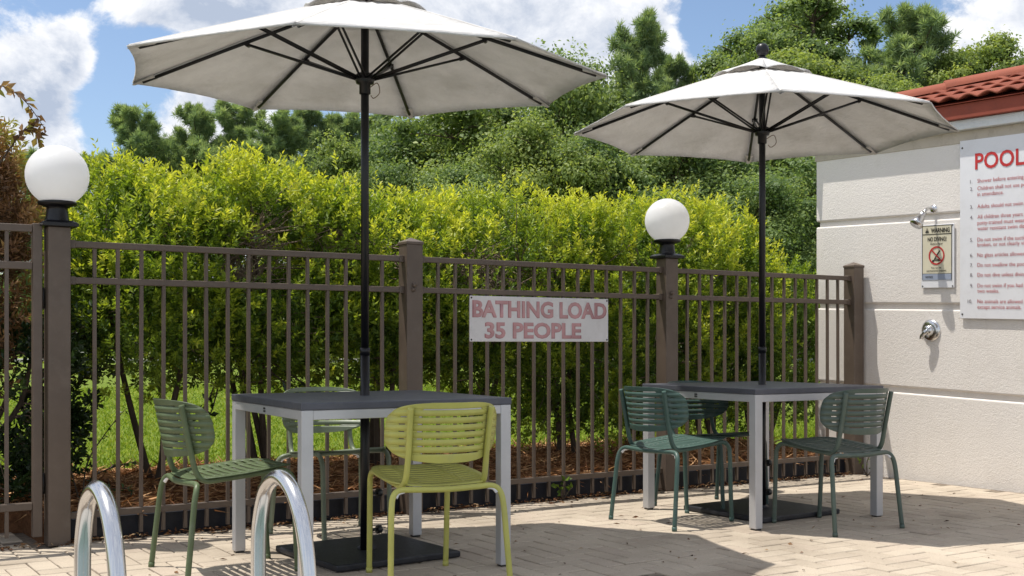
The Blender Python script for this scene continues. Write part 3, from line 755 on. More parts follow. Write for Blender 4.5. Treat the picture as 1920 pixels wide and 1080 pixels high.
def make_umbrella(x, y, top, R_, rot, zr, tx, ty, label, seed):
    """pole stands on the plate; canopy an octagon of sagging panels"""
    rs = random.Random(seed)
    u = empty('patio_umbrella', (x, y, .036), 0, label, 'umbrella', 'canvas patio umbrellas')
    rim = zr - .036; tp = top - .036
    cx, cy = 0, 0
    tilt = lambda px, py: tx*px + ty*py
    MB().tube([(0, 0, .0), (0, 0, .90)], .0215, 20).build('lower_pole', M['black'], u)
    MB().tube([(0, 0, .89), (tilt(0, 0), 0, tp+.01)], .0185, 20).build('upper_pole', M['black'], u)
    for z in (.905,):
        MB().tube([(0, 0, z-.012), (0, 0, z+.02)], .0235, 20).build('pole_collar', M['black'], u)
    rv = .235    # vent radius
    zsurf = lambda f: tp - .075 - (tp - .075 - rim)*((f - .0)/1.0)**1.06     # height of the rib line
    NP, NA = 9, 9
    can = MB()
    for p in range(8):
        a0, a1 = rot + p*math.pi/4, rot + (p+1)*math.pi/4
        V = []
        for j in range(NP+1):
            f = .20 + .80*j/NP
            for i in range(NA+1):
                w = i/NA; e = 4*w*(1-w)
                q0 = Vector((math.cos(a0), math.sin(a0))); q1 = Vector((math.cos(a1), math.sin(a1)))
                q = (q0*(1-w) + q1*w)*R_*f*(1 - .022*e*f*f)
                z = zsurf(f) - .009*e*math.sin(math.pi*min((f-.1), 1))*f + .012*e*f**6 + tilt(q.x, q.y) + .0045*math.sin(w*19+p*3+j*1.9+seed)*e*(1-.8*f*f) + .003*math.sin(w*31+j*4.1+p)*e*f*(1-f*f)
                V.append((q.x, q.y, z))
        # hem folded down
        for i in range(NA+1):
            vx = V[NP*(NA+1)+i]; V.append((vx[0]*.997, vx[1]*.997, vx[2]-.005))
        n = NA+1
        Fc = [(j*n+i, j*n+i+1, (j+1)*n+i+1, (j+1)*n+i) for j in range(NP+1) for i in range(NA)]
        can.add(V, Fc, True)
    co = can.build('canopy', M['canvas'], u); so = co.modifiers.new('thickness', 'SOLIDIFY'); so.thickness = .002
    # vent cap over the opening, lifted between the ribs
    vt = MB()
    for p in range(8):
        a0, a1 = rot + p*math.pi/4, rot + (p+1)*math.pi/4
        V = []
        for j in range(6):
            f = j/5
            for i in range(7):
                w = i/6; e = 4*w*(1-w)
                q = (Vector((math.cos(a0), math.sin(a0)))*(1-w) + Vector((math.cos(a1), math.sin(a1)))*w)*(.022 + .275*f)
                z = zsurf((.022 + .275*f)/R_) + .030*(1-f) + .012 + .024*e*f*f + tilt(q.x, q.y); V.append((q.x, q.y, z))
        vt.add(V, [(j*7+i, j*7+i+1, (j+1)*7+i+1, (j+1)*7+i) for j in range(5) for i in range(6)], True)
    vo = vt.build('vent_cap', M['canvas'], u); so = vo.modifiers.new('thickness', 'SOLIDIFY'); so.thickness = .002
    zt = zsurf(.02)
    MB().lathe([(.026, zt+.035), (.026, zt+.050), (.018, zt+.056), (.017, zt+.060), (.026, zt+.066), (.035, zt+.080), (.038, zt+.096), (.034, zt+.115), (.021, zt+.129), (0, zt+.134)], 24).build('finial', M['black'], u)
    zh = rim + .005
    MB().lathe([(.020, zh-.075), (.026, zh-.073), (.026, zh-.03), (.040, zh-.026), (.044, zh-.012), (.044, zh+.012), (.036, zh+.020), (.020, zh+.022)], 20).build('runner_hub', M['black'], u)
    MB().lathe([(.020, zt-.05), (.034, zt-.045), (.036, zt-.02), (.020, zt-.012)], 20).build('top_hub', M['black'], u)
    for p in range(8):
        a = rot + p*math.pi/4; d = Vector((math.cos(a), math.sin(a), 0))
        sm = MB(); sd_ = d.cross(Vector((0, 0, 1)))*.007; V = []
        for f in np.linspace(.21, .995, 7):
            q = d*R_*f; z_ = zsurf(f) + tilt(q.x, q.y) + .0035; V += [q + sd_ + Vector((0, 0, z_ - .002)), q + Vector((0, 0, z_ + .001)), q - sd_ + Vector((0, 0, z_ - .002))]
        sm.add(V, [(3*i+j, 3*i+j+1, 3*i+j+4, 3*i+j+3) for i in range(6) for j in range(2)], True); sm.build('seam', M['seam'], u)
        def at(f, dz=0):
            q = d*R_*f; return Vector((q.x, q.y, zsurf(f) - .016 + dz + tilt(q.x, q.y)))
        rb_ = MB(); rb_.tube([at(.035), at(.3), at(.6), at(.955)], .0085, 8); ro = rb_.build('rib', M['black'], u)
        st = MB(); e = at(.50, -.012)
        s_ = d.cross(Vector((0, 0, 1)))*.012
        st.tube([d*.040 + s_ + Vector((0, 0, zh-.004)), e + s_*.8], .0055, 8); st.tube([d*.040 - s_ + Vector((0, 0, zh-.004)), e - s_*.8], .0055, 8)
        st.tube([e - s_*1.4, e + s_*1.4], .011, 8); st.build('strut', M['black'], ro)
        pk = MB(); t1, t2 = at(.90, .006), at(1.0, .004); sd = d.cross(Vector((0, 0, 1)))*.028
        pk.add([t1 - sd, t1 + sd, t2 + sd*.4, t2 - sd*.4, t1 - sd + Vector((0,0,-.010)), t1 + sd + Vector((0,0,-.010)), t2 + sd*.4, t2 - sd*.4], [(0,1,2,3),(4,7,6,5),(0,4,5,1),(1,5,6,2),(3,7,4,0)]); pk.build('rib_pocket', M['canvas'], ro)
    # lift cord at the runner
    MB().tube(spline([(.02, -.01, zh-.05), (.06, -.03, zh-.03), (.072, -.04, zh-.075), (.045, -.035, zh-.10), (.03, -.02, zh-.085)], 5), .0022, 6).build('cord', M['twig'], u)
    return u
make_umbrella(-.675, 5.385, 2.645, 1.110, 3.821, 2.193, -.005, .040, 'large off white canvas umbrella over the table with the lime chair', 1)
make_umbrella(1.448, 6.790, 2.665, 1.092, 3.801, 2.205, -.014, -.003, 'off white canvas umbrella with black ball finial next to the tiled roof', 2)

# ---------------------------------------------------------------- chairs
def make_chair(mat):
    c = empty('patio_chair'); r = .0122
    for sx in (-1, 1):
        pts = [(.172*sx, -.250, .728), (.170*sx, -.236, .66), (.168*sx, -.212, .545)] + [(.170*sx, -.188, .447), (.174*sx, -.150, .413)] + [(.178*sx, -.08, .416), (.182*sx, .10, .434), (.181*sx, .185, .438), (.180*sx, .225, .408), (.178*sx, .236, .35)] + [(.177*sx, .244, .16), (.176*sx, .2525, .006)]
        MB().tube(spline(pts, 5), r, 12).build('side_frame', mat, c)
        MB().tube([(.176*sx, .2527, 0), (.176*sx, .252, .022)], .0138, 12).build('foot_cap', M['dark'] if mat.name.endswith('teal') or mat.name.endswith('grey') else mat, c)
        MB().tube([(.256*sx, -.2527, 0), (.255*sx, -.2515, .022)], .0138, 12).build('foot_cap', M['dark'] if mat.name.endswith('teal') or mat.name.endswith('grey') else mat, c)
    pts = [(-.256, -.2525, .006), (-.247, -.232, .20), (-.240, -.218, .33), (-.228, -.206, .382), (-.195, -.196, .402), (-.12, -.205, .402), (0, -.218, .400), (.12, -.205, .402), (.195, -.196, .402), (.228, -.206, .382), (.240, -.218, .33), (.247, -.232, .20), (.256, -.2525, .006)]
    MB().tube(spline(pts, 5), r, 12).build('rear_leg_frame', mat, c)
    MB().tube([(-.181, .17, .440), (.181, .17, .440)], .009, 10).build('cross_bar', mat, c)
    for sx in (-1, 1):
        g = MB(); g.tube(spline([(.218*sx, -.205, .374), (.205*sx, -.198, .391), (.18*sx, -.196, .3965)], 3), .008, 8); g.build('white_bend_piece', M['sign'], c)  # short white tube under each rear bend
    # seat: one pressed sheet with slots running side to side
    def hw(t):
        return .222*(1 - abs(t)**3.6*.55)**(1/2) * (1 - .10*max(t, 0))
    rows = 12; y0, y1 = -.200, .240
    ysl = []; ps = (y1-y0)/rows
    for k in range(rows):
        a = y0 + k*ps; ysl += [a, a + ps - .0105]
    ysl.append(y1 - .0105)
    ysl[-1] = y1
    def sz(x, y):
        t = (y-y0)/(y1-y0); return .414 + .050*t - .016*max(0, t-.72)**1.5*4 + .010*(x/.2)**2 - .008*math.sin(math.pi*t) + .01*max(0, .12-t)
    NX = 24; mb = MB(); V = []; Fc = []
    for y in ysl:
        w = hw((y-(y0+y1)/2)/((y1-y0)/2)); w = max(w, .07)
        for i in range(NX+1):
            x = -w + 2*w*i/NX; V.append((x, y, sz(x, y)))
    for j in range(len(ysl)-1):
        slot = (j % 2 == 1)
        for i in range(NX):
            if slot and 1 < j < len(ysl)-3 and (2 <= i < NX-2) and i not in (6, 17): continue
            a = j*(NX+1)+i; Fc.append((a, a+1, a+NX+2, a+NX+1))
    mb.add(V, Fc, True); so = mb.build('seat', mat, c); md = so.modifiers.new('thickness', 'SOLIDIFY'); md.thickness = .004
    # backrest
    zb, zt = .508, .748; NB = 7; pitch = (zt-zb)/8.2; sl = .0056
    def bw(z):
        t = (z-(zb+zt)/2)/((zt-zb)/2); t = max(-.992, min(.992, t)); e = 3.9 if t > 0 else 3.0
        return .242*(1 - abs(t)**e)**(1/e)
    def by(x, z): return -.196 - (z-.545)*.208 + 2.6*(x*x - .0279)*(1 - .9*max(abs(x)-.165, 0))
    def row(z): 
        w = bw(z); return [(-w + 2*w*i/NX, by(-w + 2*w*i/NX, z), z) for i in range(NX+1)]
    # z levels of the slats between slots
    edges = [zb, zb + pitch*1.2]
    slats = []; zc = edges[1]
    for k in range(6):
        slats.append((zc + sl, zc + pitch)); zc += pitch
    topz = zc + sl
    bk = MB()
    def sheet(z0, z1, cols, mb, nz=1):
        V = []; Fc = []
        for j in range(nz+1): V += row(z0 + (z1-z0)*((j/nz) if nz == 1 else math.sin(.5*math.pi*j/nz) if z1 > zt-.001 else 1-math.cos(.5*math.pi*j/nz)))
        for j in range(nz):
            for i in cols:
                a = j*(NX+1)+i; Fc.append((a, a+1, a+NX+2, a+NX+1))
        used = sorted({i for f in Fc for i in f}); mp = {o: n for n, o in enumerate(used)}
        mb.add([V[i] for i in used], [tuple(mp[i] for i in f) for f in Fc], True)
    allc = list(range(NX)); bridge = [0, 1, 3, 4, NX-5, NX-4, NX-2, NX-1]
    sheet(zb, zb + pitch*1.2, allc, bk, 7); sheet(topz, zt, allc, bk, 7)
    z_ = zb + pitch*1.2
    for k in range(7):
        sheet(z_, z_ + sl, bridge if 0 < k < 6 else [0, 1, 2, 3, 4, NX-5, NX-4, NX-3, NX-2, NX-1], bk); z_ += pitch
    bo = bk.build('backrest', mat, c); md = bo.modifiers.new('thickness', 'SOLIDIFY'); md.thickness = .004
    for a, b in slats:
        q = MB(); sheet(a, b, allc, q); s = q.build('slat', mat, bo); md = s.modifiers.new('thickness', 'SOLIDIFY'); md.thickness = .004
    return c
chair0 = make_chair(M['chair_olive'])
CH = [(-1.232, 5.070, .842, .540, 'olive', 'olive green slatted chair left of the front table'),
      (-.345, 4.872, -.425, .905, 'lime', 'lime yellow slatted chair pushed in at the front table'),
      (-.893, 5.971, .54, -.84, 'sage', 'pale sage green chair behind the front table facing the pool'),
      (.905, 6.474, .815, .579, 'teal', 'teal green slatted chair left of the table by the wall'),
      (1.216, 7.028, .558, -.83, 'darkteal', 'dark teal chair half hidden behind the table by the wall'),
      (1.7155, 6.290, -.539, .842, 'grey', 'grey green slatted chair in front of the stucco wall')]
def recolour(o, mat):
    for ch in kids(o):
        if ch.data.materials[0].name.startswith('chair_paint') :
            ch.material_slots[0].link = 'OBJECT'; ch.material_slots[0].material = mat
        recolour(ch, mat)
for i, (x, y, fx, fy, k, lb) in enumerate(CH):
    c = chair0 if i == 0 else copy_tree(chair0)
    c.location = (x, y, 0); c.rotation_euler = (0, 0, math.atan2(-fx, fy)); tag(c, lb, 'chair', 'slatted metal chairs round the tables')
    if i: recolour(c, M['chair_' + k])

# ---------------------------------------------------------------- pool handrails
def handrail(t, label):
    h = empty('pool_handrail', F(t, -2.40), A, label, 'handrail', 'curved steel pool handrails')
    pts = [(0, 0, -.02), (0, 0, .15), (0, 0, .32), (0, -.012, .42), (0, -.06, .515), (0, -.14, .562), (0, -.21, .566), (0, -.285, .535), (0, -.345, .47), (0, -.385, .38), (0, -.42, .22), (0, -.455, .0), (0, -.48, -.25), (0, -.49, -.7)]
    MB().tube(spline(pts, 8), .0242, 24).build('rail', M['chrome'], h)
    MB().lathe([(.060, 0), (.058, .010), (.036, .020), (.026, .024)], 24).build('deck_flange', M['chrome'], h)
    return h
handrail(-3.07, 'curved steel pool handrail in front of the lamp post by the gate')
handrail(-2.526, 'curved steel pool handrail in front of the olive chair and front table')

# ---------------------------------------------------------------- hedge shrubs
def lumps(D, seed, k=9, amp=.10):
    r = np.random.default_rng(seed); s = np.zeros(len(D))
    for _ in range(k):
        w = r.normal(size=3)*2.6; s += np.cos(D @ w*1.6 + r.uniform(0, 6))
    return 1 + amp*s/math.sqrt(k)
def shrub(name, t, o, a, b, z0, z1, nspr, seed, label, mat='hedge', p=3.0, leafL=.041, leafW=.0155, tone=(.2, 1.0), trunks=5, cat='shrub', group=None, nl=15, spr=(.06, .15), bare=None, low=.35, tall=0):
    r = np.random.default_rng(seed)
    base = F(t, o, .09)
    s = empty(name, base, A, label, cat, group)
    zc, hz = (z0+z1)/2 - .09, (z1-z0)/2
    n = nspr; ncl = max(int(nspr/26), 20); CC = unit(r.normal(size=(ncl, 3))); cd = r.uniform(0, 1, ncl)
    ci = r.integers(0, ncl, n); D = unit(CC[ci] + r.normal(size=(n, 3))*.14)
    rad = (np.abs(D[:, 0])**p + np.abs(D[:, 1])**p + np.abs(D[:, 2])**p)**(-1/p)
    depth = 1.05 - .27*cd[ci] - .42*r.uniform(0, 1, n)**2.4
    scale = rad*depth*lumps(D, seed)
    P = D*scale[:, None]*np.array([a, b, hz]); P[:, 2] += zc
    relz = (P[:, 2]-(z0-.09))/(z1-z0)
    keep = (r.uniform(0, 1, n) < np.clip(low + relz*1.6, 0, 1))
    if bare is not None:
        for bx, bz, br in bare:
            hole = ((P[:, 0]-bx)**2 + ((P[:, 2]+.09-bz)*1.25)**2 < br*br*r.uniform(.6, 1.25, n)) & (P[:, 1] < b*.45)
            keep &= ~(hole & (r.uniform(0, 1, n) < .93))
    P, D, depth, relz = P[keep], D[keep], depth[keep], relz[keep]; n = len(P)
    up = np.array([0, 0, 1.0])
    S = unit(D*np.array([.7, .7, .35]) + up*(.55 + .6*np.clip(relz, 0, 1))[:, None] + r.normal(size=(n, 3))*.33)
    sl = r.uniform(*spr, n)
    # a few long leaders above the top
    lead = (relz > .88) & (r.uniform(0, 1, n) < .10); sl[lead] *= 1.55
    PP = []; DD = []; TT = []; LL = []
    light = np.clip(.13 + (.40*(.5-cd[ci]))[keep] + .72*np.clip((depth-.62)/.38, 0, 1)*np.clip(relz*1.2, .36, 1) + r.normal(0, .10, n), 0, 1)  # new growth yellower at top and outside; lit and shaded parts painted in too
    for k in range(nl):
        f = (k+.5)/nl
        ph_ = k*2.4 + r.uniform(0, 6.28, n)
        X = unit(np.cross(S, r.normal(size=(n, 3)))); Y = np.cross(S, X)
        rad_ = X*np.cos(ph_)[:, None] + Y*np.sin(ph_)[:, None]
        PP.append(P + S*(sl*f)[:, None]); DD.append(S*(.30 + .40*f) + rad_*(.95 - .35*f))
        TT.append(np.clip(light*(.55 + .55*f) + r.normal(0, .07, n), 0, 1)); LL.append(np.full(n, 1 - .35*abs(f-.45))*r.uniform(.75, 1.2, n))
    PP, DD, TT, LL = np.concatenate(PP), np.concatenate(DD), np.concatenate(TT), np.concatenate(LL)
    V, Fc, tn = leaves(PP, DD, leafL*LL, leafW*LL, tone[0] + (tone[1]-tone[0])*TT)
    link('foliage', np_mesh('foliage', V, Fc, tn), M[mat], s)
    # stems, then twigs towards a sample of the sprigs
    st = MB(); tips = []
    for k in range(trunks):
        th = r.uniform(0, 6.28); e = Vector((math.cos(th)*a*.55*r.uniform(.4, 1), math.sin(th)*b*.5, zc + hz*r.uniform(-.1, .5)))
        b0_ = Vector((r.normal(0, .05), r.normal(0, .05), -.08)); m1 = b0_.lerp(e, .35) + Vector((r.normal(0, .03), r.normal(0, .03), .06)); m2 = b0_.lerp(e, .7) + Vector((r.normal(0, .04), r.normal(0, .04), .03))
        pt = spline([b0_, m1, m2, e], 4); q = len(pt); st.tube(pt, [.024*(1 - .65*i/q) for i in range(q)], 7); tips += pt[5:]
    st.build('stem', M['bark'], s)
    tw = MB(); idx = r.choice(n, min(n, 130), replace=False)
    for i in idx:
        e = Vector(P[i]); c_ = min(tips, key=lambda v: (v-e).length) if tips else Vector((0, 0, .3))
        mid = c_.lerp(e, .5) + Vector((r.normal(0, .03), r.normal(0, .03), r.normal(0, .03)))
        tw.tube([c_, mid, e], [.0055, .004, .0022], 4, False)
    for bx, bz, br in (bare or []):
        for _ in range(int(170*br/.25)):
            q0 = Vector((bx + r.normal(0, br*.45), -b*r.uniform(.05, .55), bz - .09 + r.normal(0, br*.40))); dd = Vector((r.normal(0, .6), -r.uniform(0, .5), r.normal(.35, .5))).normalized()*r.uniform(.06, .20)
            tw.tube([q0, q0 + dd*.5 + Vector(r.normal(0, .010, 3)), q0 + dd], [.0034, .0026, .0014], 4, False)
    tw.build('twigs', M['twig'], s)['kind'] = 'stuff'
    return s
HG = 'clipped hedge shrubs behind the fence'
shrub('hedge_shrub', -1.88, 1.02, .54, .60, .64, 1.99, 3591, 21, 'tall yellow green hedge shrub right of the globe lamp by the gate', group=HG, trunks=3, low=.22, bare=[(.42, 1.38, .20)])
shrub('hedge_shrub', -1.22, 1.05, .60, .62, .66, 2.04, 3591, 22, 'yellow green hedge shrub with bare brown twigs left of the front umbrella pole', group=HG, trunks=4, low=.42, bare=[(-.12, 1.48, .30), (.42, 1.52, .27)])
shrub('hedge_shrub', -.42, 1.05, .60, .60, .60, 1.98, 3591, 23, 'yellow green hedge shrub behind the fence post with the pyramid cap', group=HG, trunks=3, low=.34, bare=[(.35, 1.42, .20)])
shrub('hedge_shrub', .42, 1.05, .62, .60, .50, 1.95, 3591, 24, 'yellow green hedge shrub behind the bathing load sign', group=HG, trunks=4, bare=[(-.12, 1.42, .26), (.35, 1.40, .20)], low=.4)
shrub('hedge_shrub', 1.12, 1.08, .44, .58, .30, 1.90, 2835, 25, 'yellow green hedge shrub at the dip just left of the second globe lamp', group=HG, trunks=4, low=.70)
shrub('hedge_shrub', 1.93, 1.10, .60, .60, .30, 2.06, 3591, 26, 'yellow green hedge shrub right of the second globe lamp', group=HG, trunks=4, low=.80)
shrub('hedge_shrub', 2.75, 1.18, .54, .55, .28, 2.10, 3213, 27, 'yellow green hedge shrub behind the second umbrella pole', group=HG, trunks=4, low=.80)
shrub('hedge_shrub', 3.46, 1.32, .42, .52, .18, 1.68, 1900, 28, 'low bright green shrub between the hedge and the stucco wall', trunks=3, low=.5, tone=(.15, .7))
# browned shrub and dark shrub behind the gate
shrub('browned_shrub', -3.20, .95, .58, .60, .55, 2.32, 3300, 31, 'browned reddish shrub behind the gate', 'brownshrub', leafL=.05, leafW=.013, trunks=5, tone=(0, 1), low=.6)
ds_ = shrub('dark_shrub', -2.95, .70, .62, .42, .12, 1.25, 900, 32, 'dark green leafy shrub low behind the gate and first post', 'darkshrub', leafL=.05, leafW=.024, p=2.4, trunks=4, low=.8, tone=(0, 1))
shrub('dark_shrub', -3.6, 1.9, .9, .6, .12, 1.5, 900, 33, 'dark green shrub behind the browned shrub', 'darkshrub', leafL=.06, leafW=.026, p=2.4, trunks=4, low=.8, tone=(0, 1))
def spray(name, t, o, pts, label, nl, L, W, mat, cat='plant', seed=1):
    r = np.random.default_rng(seed); s = empty(name, F(t, o, .08), A, label, cat)
    st = MB(); PP = []; DD = []
    for line in pts:
        q = spline(line, 6); m_ = len(q); st.tube(q, [.0055*(1-.7*i/m_) for i in range(m_)], 5)
        for k in range(nl):
            f = .25 + .75*(k+.5)/nl; i = min(int(f*(m_-1)), m_-2); p_ = q[i].lerp(q[i+1], f*(m_-1)-i); d_ = (q[i+1]-q[i]).normalized()
            PP.append(p_); DD.append(d_*.6 + Vector(r.normal(size=3))*.55)
    st.build('stem', M['bark'], s)
    n = len(PP); V, Fc, tn = leaves(np.array([tuple(v) for v in PP]), np.array([tuple(v) for v in DD]), L*r.uniform(.7, 1.2, n), W*r.uniform(.8, 1.2, n), r.uniform(0, 1, n))
    link('leaves', np_mesh('leaves', V, Fc, tn), M[mat], s); return s
spray('arching_shoot', -2.98, .75, [[(0, 0, 1.6), (.10, -.05, 2.05), (.18, -.05, 2.26), (.30, -.1, 2.20), (.40, -.12, 2.06)], [(-.1, 0, 1.6), (-.1, 0, 2.1), (-.05, -.05, 2.25), (.02, -.05, 2.24)], [(.1, 0, 1.7), (.28, -.1, 2.0), (.34, -.1, 2.06), (.38, -.1, 1.98)]],
      'arching shoot with dark leaves rising out of the browned shrub', 30, .060, .034, 'brownshrub', seed=4)
spray('young_shoot', -2.42, .45, [[(0, 0, 0), (.02, 0, .25), (.12, 0, .42), (.22, -.02, .55)], [(0, 0, 0), (.05, 0, .18), (.18, 0, .24), (.28, 0, .26)], [(0, 0, 0), (-.05, 0, .2), (-.1, 0, .4), (-.06, 0, .6)], [(0, 0, 0), (.06, 0, .1), (.2, 0, .12), (.26, 0, .1)]],
      'young shrub shoots with small leaves behind the first fence pickets', 16, .036, .018, 'darkshrub', seed=5)
spray('low_branch', -1.55, .55, [[(0, .25, .75), (-.12, .1, .58), (-.22, 0, .5), (-.28, 0, .46)], [(0, .25, .7), (-.1, .1, .52), (-.18, 0, .46), (-.24, 0, .40)], [(.2, .2, .8), (.36, .1, .66), (.45, 0, .62), (.52, 0, .60)], [(.3, .25, .8), (.5, .1, .64), (.62, 0, .56), (.70, 0, .50)]],
      'low leafy branches hanging behind the olive chair', 12, .075, .026, 'darkshrub', seed=6)
spray('weed', .36, -.03, [[(0, 0, -.08), (.0, 0, -.02), (.01, 0, .03), (.02, 0, .05)], [(0, 0, -.08), (-.02, 0, -.03), (-.03, 0, .0), (-.05, 0, .02)], [(0, 0, -.08), (.03, 0, -.04), (.05, 0, -.02), (.06, -.02, .0)]],
      'small bright weed growing at the fence foot between the tables', 6, .045, .026, 'weed', 'weed', 7)
spray('weed', 3.02, -.16, [[(0, 0, -.08), (.0, 0, .02), (.03, 0, .07), (.05, 0, .09)], [(0, 0, -.08), (-.04, 0, -.02), (-.08, 0, .03), (-.10, 0, .05)], [(0, 0, -.08), (.05, 0, -.04), (.08, 0, -.0), (.09, -.02, .02)]],
      'small weed in the corner where the fence meets the wall', 6, .035, .02, 'weed', 'weed', 8)

# ---------------------------------------------------------------- trees beyond the lawn
def oak_proto(seed, mat, W=5.0, H=9.0, nl=16, sub=9, n_each=430, low=.06, leaf=1.0):
    """a broadleaf tree at the origin: limbs carry lobes, lobes carry leaf clumps; placed as scaled copies"""
    r = np.random.default_rng(seed); root = empty('broadleaf_tree')
    lobes = []
    for i in range(nl):
        z = low + (.90 - low)*max((i + r.uniform(-.3, .9))/nl, .0)**.9
        prof = max(math.sin(math.pi*min(max((z + .12)/1.16, 0), 1)**.95), 0)**.6
        th = i*2.4 + r.uniform(-.5, .5); q = r.uniform(.45, 1.0)*prof*.36
        if i == nl - 1: q *= .25
        lobes.append((np.array([q*math.cos(th)*W, q*math.sin(th)*W, z*H]), W*r.uniform(.14, .215)*(1.12 - .36*z), r.normal(0, .10)))
    PP = []; DD = []; TT = []; NN = []; tips = []
    for c, lr, lt in lobes:
        tips.append(c)
        for k in range(sub):
            d = r.normal(size=3); d /= np.linalg.norm(d); d[2] = abs(d[2])*.9 - .15
            cc = c + d*lr*r.uniform(.55, 1.1)*np.array([1, 1, .9]); rad = lr*r.uniform(.34, .62); tips.append(cc)
            n = int(n_each*r.uniform(.5, 1.3)*(rad/(W*.075))**1.5); D = unit(r.normal(size=(n, 3)))
            kk = np.abs(r.normal(.72, .42, n)); D[:, 2] = np.where((D[:, 2] < -.2) & (r.uniform(0, 1, n) < .5), -D[:, 2], D[:, 2])
            P = cc + D*kk[:, None]*rad*np.array([1.05, 1.05, .9])*lumps(D, int(r.integers(1e6)), 5, .30)[:, None]
            PP.append(P); NN.append(D*.7 + np.array([0, 0, .6])); DD.append(np.cross(D, r.normal(size=(n, 3))) + np.array([0, 0, -.3]))
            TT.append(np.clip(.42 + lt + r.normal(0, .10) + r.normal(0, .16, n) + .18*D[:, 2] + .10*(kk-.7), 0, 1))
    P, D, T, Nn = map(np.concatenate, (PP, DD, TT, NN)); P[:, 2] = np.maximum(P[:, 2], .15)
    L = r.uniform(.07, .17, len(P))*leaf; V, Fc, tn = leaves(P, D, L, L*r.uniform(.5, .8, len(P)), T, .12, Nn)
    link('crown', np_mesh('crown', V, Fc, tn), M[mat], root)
    tr = MB(); th = H*.88
    sp = spline([Vector((0, 0, -.1)), Vector((r.normal(0, .15), r.normal(0, .15), th*.35)), Vector((r.normal(0, .25), r.normal(0, .25), th*.7)), Vector(lobes[-1][0])], 5); q = len(sp)
    tr.tube(sp, [max(.015*H*(1 - .9*i/q), .02) for i in range(q)], 8)
    for c, lr, lt in lobes:
        e = Vector(c); s_ = sp[min(int(max(e.z - .18*H, .06*H)/th*(q-1)), q-1)]; m_ = s_.lerp(e, .5) + Vector((r.normal(0, .12), r.normal(0, .12), .10))
        tr.tube(spline([s_, m_, e], 3), [.0062*H*(1 - .12*j) for j in range(7)], 5, False)
        for _ in range(5):
            d = Vector(r.normal(size=3)).normalized()*lr*1.1; d.z = abs(d.z)*.7; tr.tube([e - (e - m_)*.3, e + d*.5, e + d], [.0028*H, .0020*H, .0009*H], 4, False)
    tr.build('trunk', M['bark'], root); return root
def pine_proto(seed, W=3.6, H=10.0, bare=.10):
    r = np.random.default_rng(seed); root = empty('pine_tree')
    tr = MB(); top = Vector((r.normal(0, .15), r.normal(0, .15), H*.97))
    sp = spline([Vector((0, 0, -.1)), Vector((r.normal(0, .1), 0, H*.4)), Vector((r.normal(0, .15), r.normal(0, .15), H*.75)), top], 5); q = len(sp)
    tr.tube(sp, [max(.012*H*(1-.88*i/q), .018) for i in range(q)], 8)
    tufts = []; z = (bare + .05)*H
    while z < .97*H:
        f = z/H; prof = (1 - f)**.55*(.60 + .65*min(f/.45, 1))*.95 + .05
        for k in range(int(r.integers(3, 6))):
            th = r.uniform(0, 6.28); Ln = W*.5*prof*r.uniform(.55, 1.25); rise = Ln*r.uniform(.2, .9)
            s_ = sp[min(int(f*(q-1)), q-1)]
            e = s_ + Vector((math.cos(th)*Ln, math.sin(th)*Ln, rise)); m_ = s_.lerp(e, .5) + Vector((0, 0, -.08*Ln))
            br = spline([s_, m_, e], 4); tr.tube(br, [.0028*H*(1 - .7*j/len(br)) for j in range(len(br))], 5, False)
            for j in range(3, len(br)):
                for _ in range(3): tufts.append(br[j] + Vector(r.normal(0, .16, 3))*Ln*.55 + Vector((0, 0, .06)))
            tufts += [e, e, e + Vector(r.normal(0, .12, 3))]
        z += H*r.uniform(.026, .048)
    tufts += [top + Vector(r.normal(0, .14, 3)) for _ in range(9)]
    T = np.array([tuple(v) for v in tufts]); n = len(T); k = 34
    P = np.repeat(T, k, 0); D = unit(r.normal(size=(n*k, 3)) + np.array([0, 0, .75]))
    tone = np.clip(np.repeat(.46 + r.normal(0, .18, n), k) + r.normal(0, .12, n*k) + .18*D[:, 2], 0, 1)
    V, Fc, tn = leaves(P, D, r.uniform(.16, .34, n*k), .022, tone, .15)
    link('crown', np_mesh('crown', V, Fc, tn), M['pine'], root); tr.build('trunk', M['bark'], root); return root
PROTO = {('oak', 0): [oak_proto(s_, 'oak', 7.5, 8.6, 23, 10, 380) for s_ in (201, 202)], ('oak', 1): [oak_proto(s_, 'oak', 5.2, 12.0, 24, 10, 360, .12) for s_ in (204, 205)],
         ('oakd', 0): [oak_proto(s_, 'oakd', 7.5, 8.6, 24, 10, 380) for s_ in (211, 212)], ('oakd', 1): [oak_proto(s_, 'oakd', 5.6, 13.5, 27, 10, 360, .12) for s_ in (214, 215)],
         ('pine', 0): [pine_proto(221), pine_proto(222), pine_proto(223), pine_proto(224, bare=.36)], ('slim', 1): [oak_proto(231, 'oakd', 1.9, 14, 12, 5, 230, .45)]}
SIZE = {('oak', 0): (7.5, 8.6), ('oak', 1): (5.2, 12.0), ('oakd', 0): (7.5, 8.6), ('oakd', 1): (5.6, 13.5), ('pine', 0): (3.6, 10.0), ('slim', 1): (1.9, 14.0)}
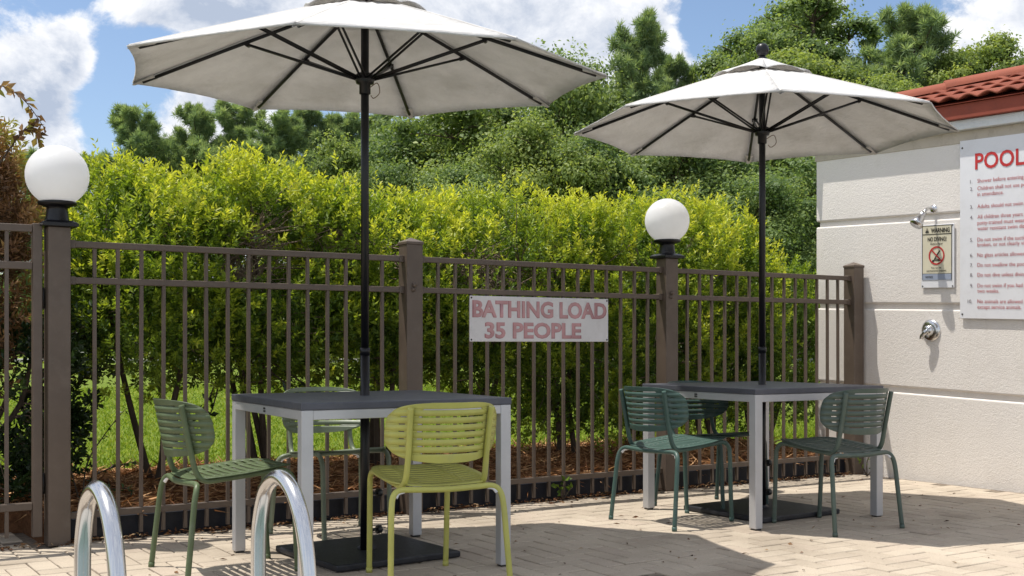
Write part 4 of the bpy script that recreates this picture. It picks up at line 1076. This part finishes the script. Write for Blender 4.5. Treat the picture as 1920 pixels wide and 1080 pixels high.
# understory of the far wood, one mass nobody could count
def understory():
    r = np.random.default_rng(77); n = 60000; x = r.uniform(-34, 34, n); top = 2.6 + 1.1*np.sin(x*.55) + .7*np.sin(x*1.7 + 1)
    P = np.stack([x, 52 + r.normal(0, .8, n) + .8*np.sin(x*.9), .45 + top*r.uniform(0, 1, n)**.8], 1)
    D = r.normal(size=(n, 3)); V, Fc, tn = leaves(P, D, r.uniform(.25, .5, n), r.uniform(.16, .30, n), r.uniform(0, .8, n), .1)
    tag(link('woodland_undergrowth', np_mesh('woodland_undergrowth', V, Fc, tn), M['oakd']), kind='stuff')
understory()
TREES = [
(-15.50,44.0,7.6,'pine',2.9,'low pine showing just right of the globe lamp by the gate'),
(-14.36,45.0,9.45,'pine',3.5,'full rounded pine, tallest of the clump right of the first globe lamp'),
(-13.72,47.0,8.75,'pine',2.9,'pine behind the clump between the first lamp and the big umbrella'),
(-12.21,46.0,9.86,'pine',2.9,'pointed pine standing free left of the big umbrella rim'),
(-10.47,45.0,9.75,'pine',3.4,'first pine with its top touching the left rim of the big umbrella'),
(-8.80,44.0,9.0,'pine',3.4,'pine below the left half of the big umbrella'),
(-8.01,47.0,9.91,'pine',3.2,'pine behind the light green tree left of the big umbrella pole'),
(-6.76,48.0,9.89,'pine',3.2,'pine just left of the big umbrella pole'),
(-5.57,50.0,10.35,'pine',3.2,'pine just right of the big umbrella pole'),
(-5.48,36.0,6.78,'oak',3.6,'small light green tree above the hedge left of the big umbrella pole'),
(-3.05,42.0,8.72,'oakd',5.4,'dense green tree below the middle of the big umbrella'),
(-1.00,40.0,8.88,'oak',6.6,'broad bright green tree below the right half of the big umbrella'),
(2.20,46.0,11.95,'oakd',6.2,'tall broadleaf tree above the right tip of the big umbrella'),
(0.82,36.0,7.39,'oak',4.4,'green tree filling the gap between the two umbrellas'),
(4.91,46.0,13.16,'pine',3.6,'tall narrow pine against the sky between the umbrellas'),
(6.72,48.0,12.14,'pine',3.2,'shorter pine right of the tall narrow pine'),
(2.94,38.0,7.51,'oakd',5.0,'dark green tree below the left tip of the second umbrella'),
(5.35,38.0,7.59,'oakd',5.4,'dark green tree behind the second globe lamp'),
(8.55,40.0,8.51,'oakd',6.0,'dark green tree below the second umbrella beside the wall corner'),
(9.49,48.0,13.97,'oakd',4.6,'tall green tree left of the ball finial'),
(12.44,48.0,15.56,'oakd',5.4,'tallest tree, rising past the top of the picture right of the finial'),
(14.14,47.0,14.18,'slim',1.7,'thin wispy tree standing out right of the tallest tree'),
(10.30,44.0,12.21,'oak',4.2,'green tree directly behind the ball finial'),
(12.22,42.0,11.01,'oak',3.8,'green tree above the right slope of the second umbrella'),
(15.30,44.0,13.11,'pine',4.6,'rounded pine with bare lower branches above the roof end'),
(12.73,40.0,10.24,'oak',2.9,'light green tree between the second umbrella and the rounded pine'),
(16.42,43.0,11.91,'oak',3.3,'loose yellow green tree just right of the rounded pine over the roof'),
(18.40,44.0,12.85,'oak',4.0,'yellow green tree over the roof near the picture edge'),
(20.40,44.0,12.21,'oak',4.4,'yellow green tree over the roof cut by the picture edge'),
(-18.82,46.0,8.0,'pine',3.35,'pine hidden mostly by the browned shrub'),
(-1.39,34.0,5.69,'oakd',3.4,'low green tree just above the hedge behind the square post'),
(-3.60,36.0,6.16,'oakd',3.2,'low green tree above the hedge right of the big umbrella pole'),
(7.2,35.0,5.6,'oakd',4.2,'low dark tree above the hedge under the second umbrella'),
(4.1,35.0,5.2,'oakd',3.6,'low dark tree above the hedge left of the second globe lamp'),
(9.0,45.0,11.6,'oak',4.6,'mid height green tree on the left shoulder of the second umbrella'),
(11.4,50.0,14.9,'oakd',4.8,'tall green tree filling in behind the ball finial'),
(13.6,46.0,12.0,'oakd',3.8,'green tree beneath the thin wispy tree'),
(12.0,51.0,16.2,'oakd',5.0,'tall green tree behind the tallest tree right of the finial'),
(10.2,51.0,13.8,'oak',4.4,'pale green tree behind the left side of the ball finial'),
(14.6,50.0,13.0,'oakd',4.0,'green tree in the gap left of the rounded pine'),
(17.5,47.0,12.3,'oak',4.2,'green tree behind the loose yellow green tree over the roof'),
]
used = {}
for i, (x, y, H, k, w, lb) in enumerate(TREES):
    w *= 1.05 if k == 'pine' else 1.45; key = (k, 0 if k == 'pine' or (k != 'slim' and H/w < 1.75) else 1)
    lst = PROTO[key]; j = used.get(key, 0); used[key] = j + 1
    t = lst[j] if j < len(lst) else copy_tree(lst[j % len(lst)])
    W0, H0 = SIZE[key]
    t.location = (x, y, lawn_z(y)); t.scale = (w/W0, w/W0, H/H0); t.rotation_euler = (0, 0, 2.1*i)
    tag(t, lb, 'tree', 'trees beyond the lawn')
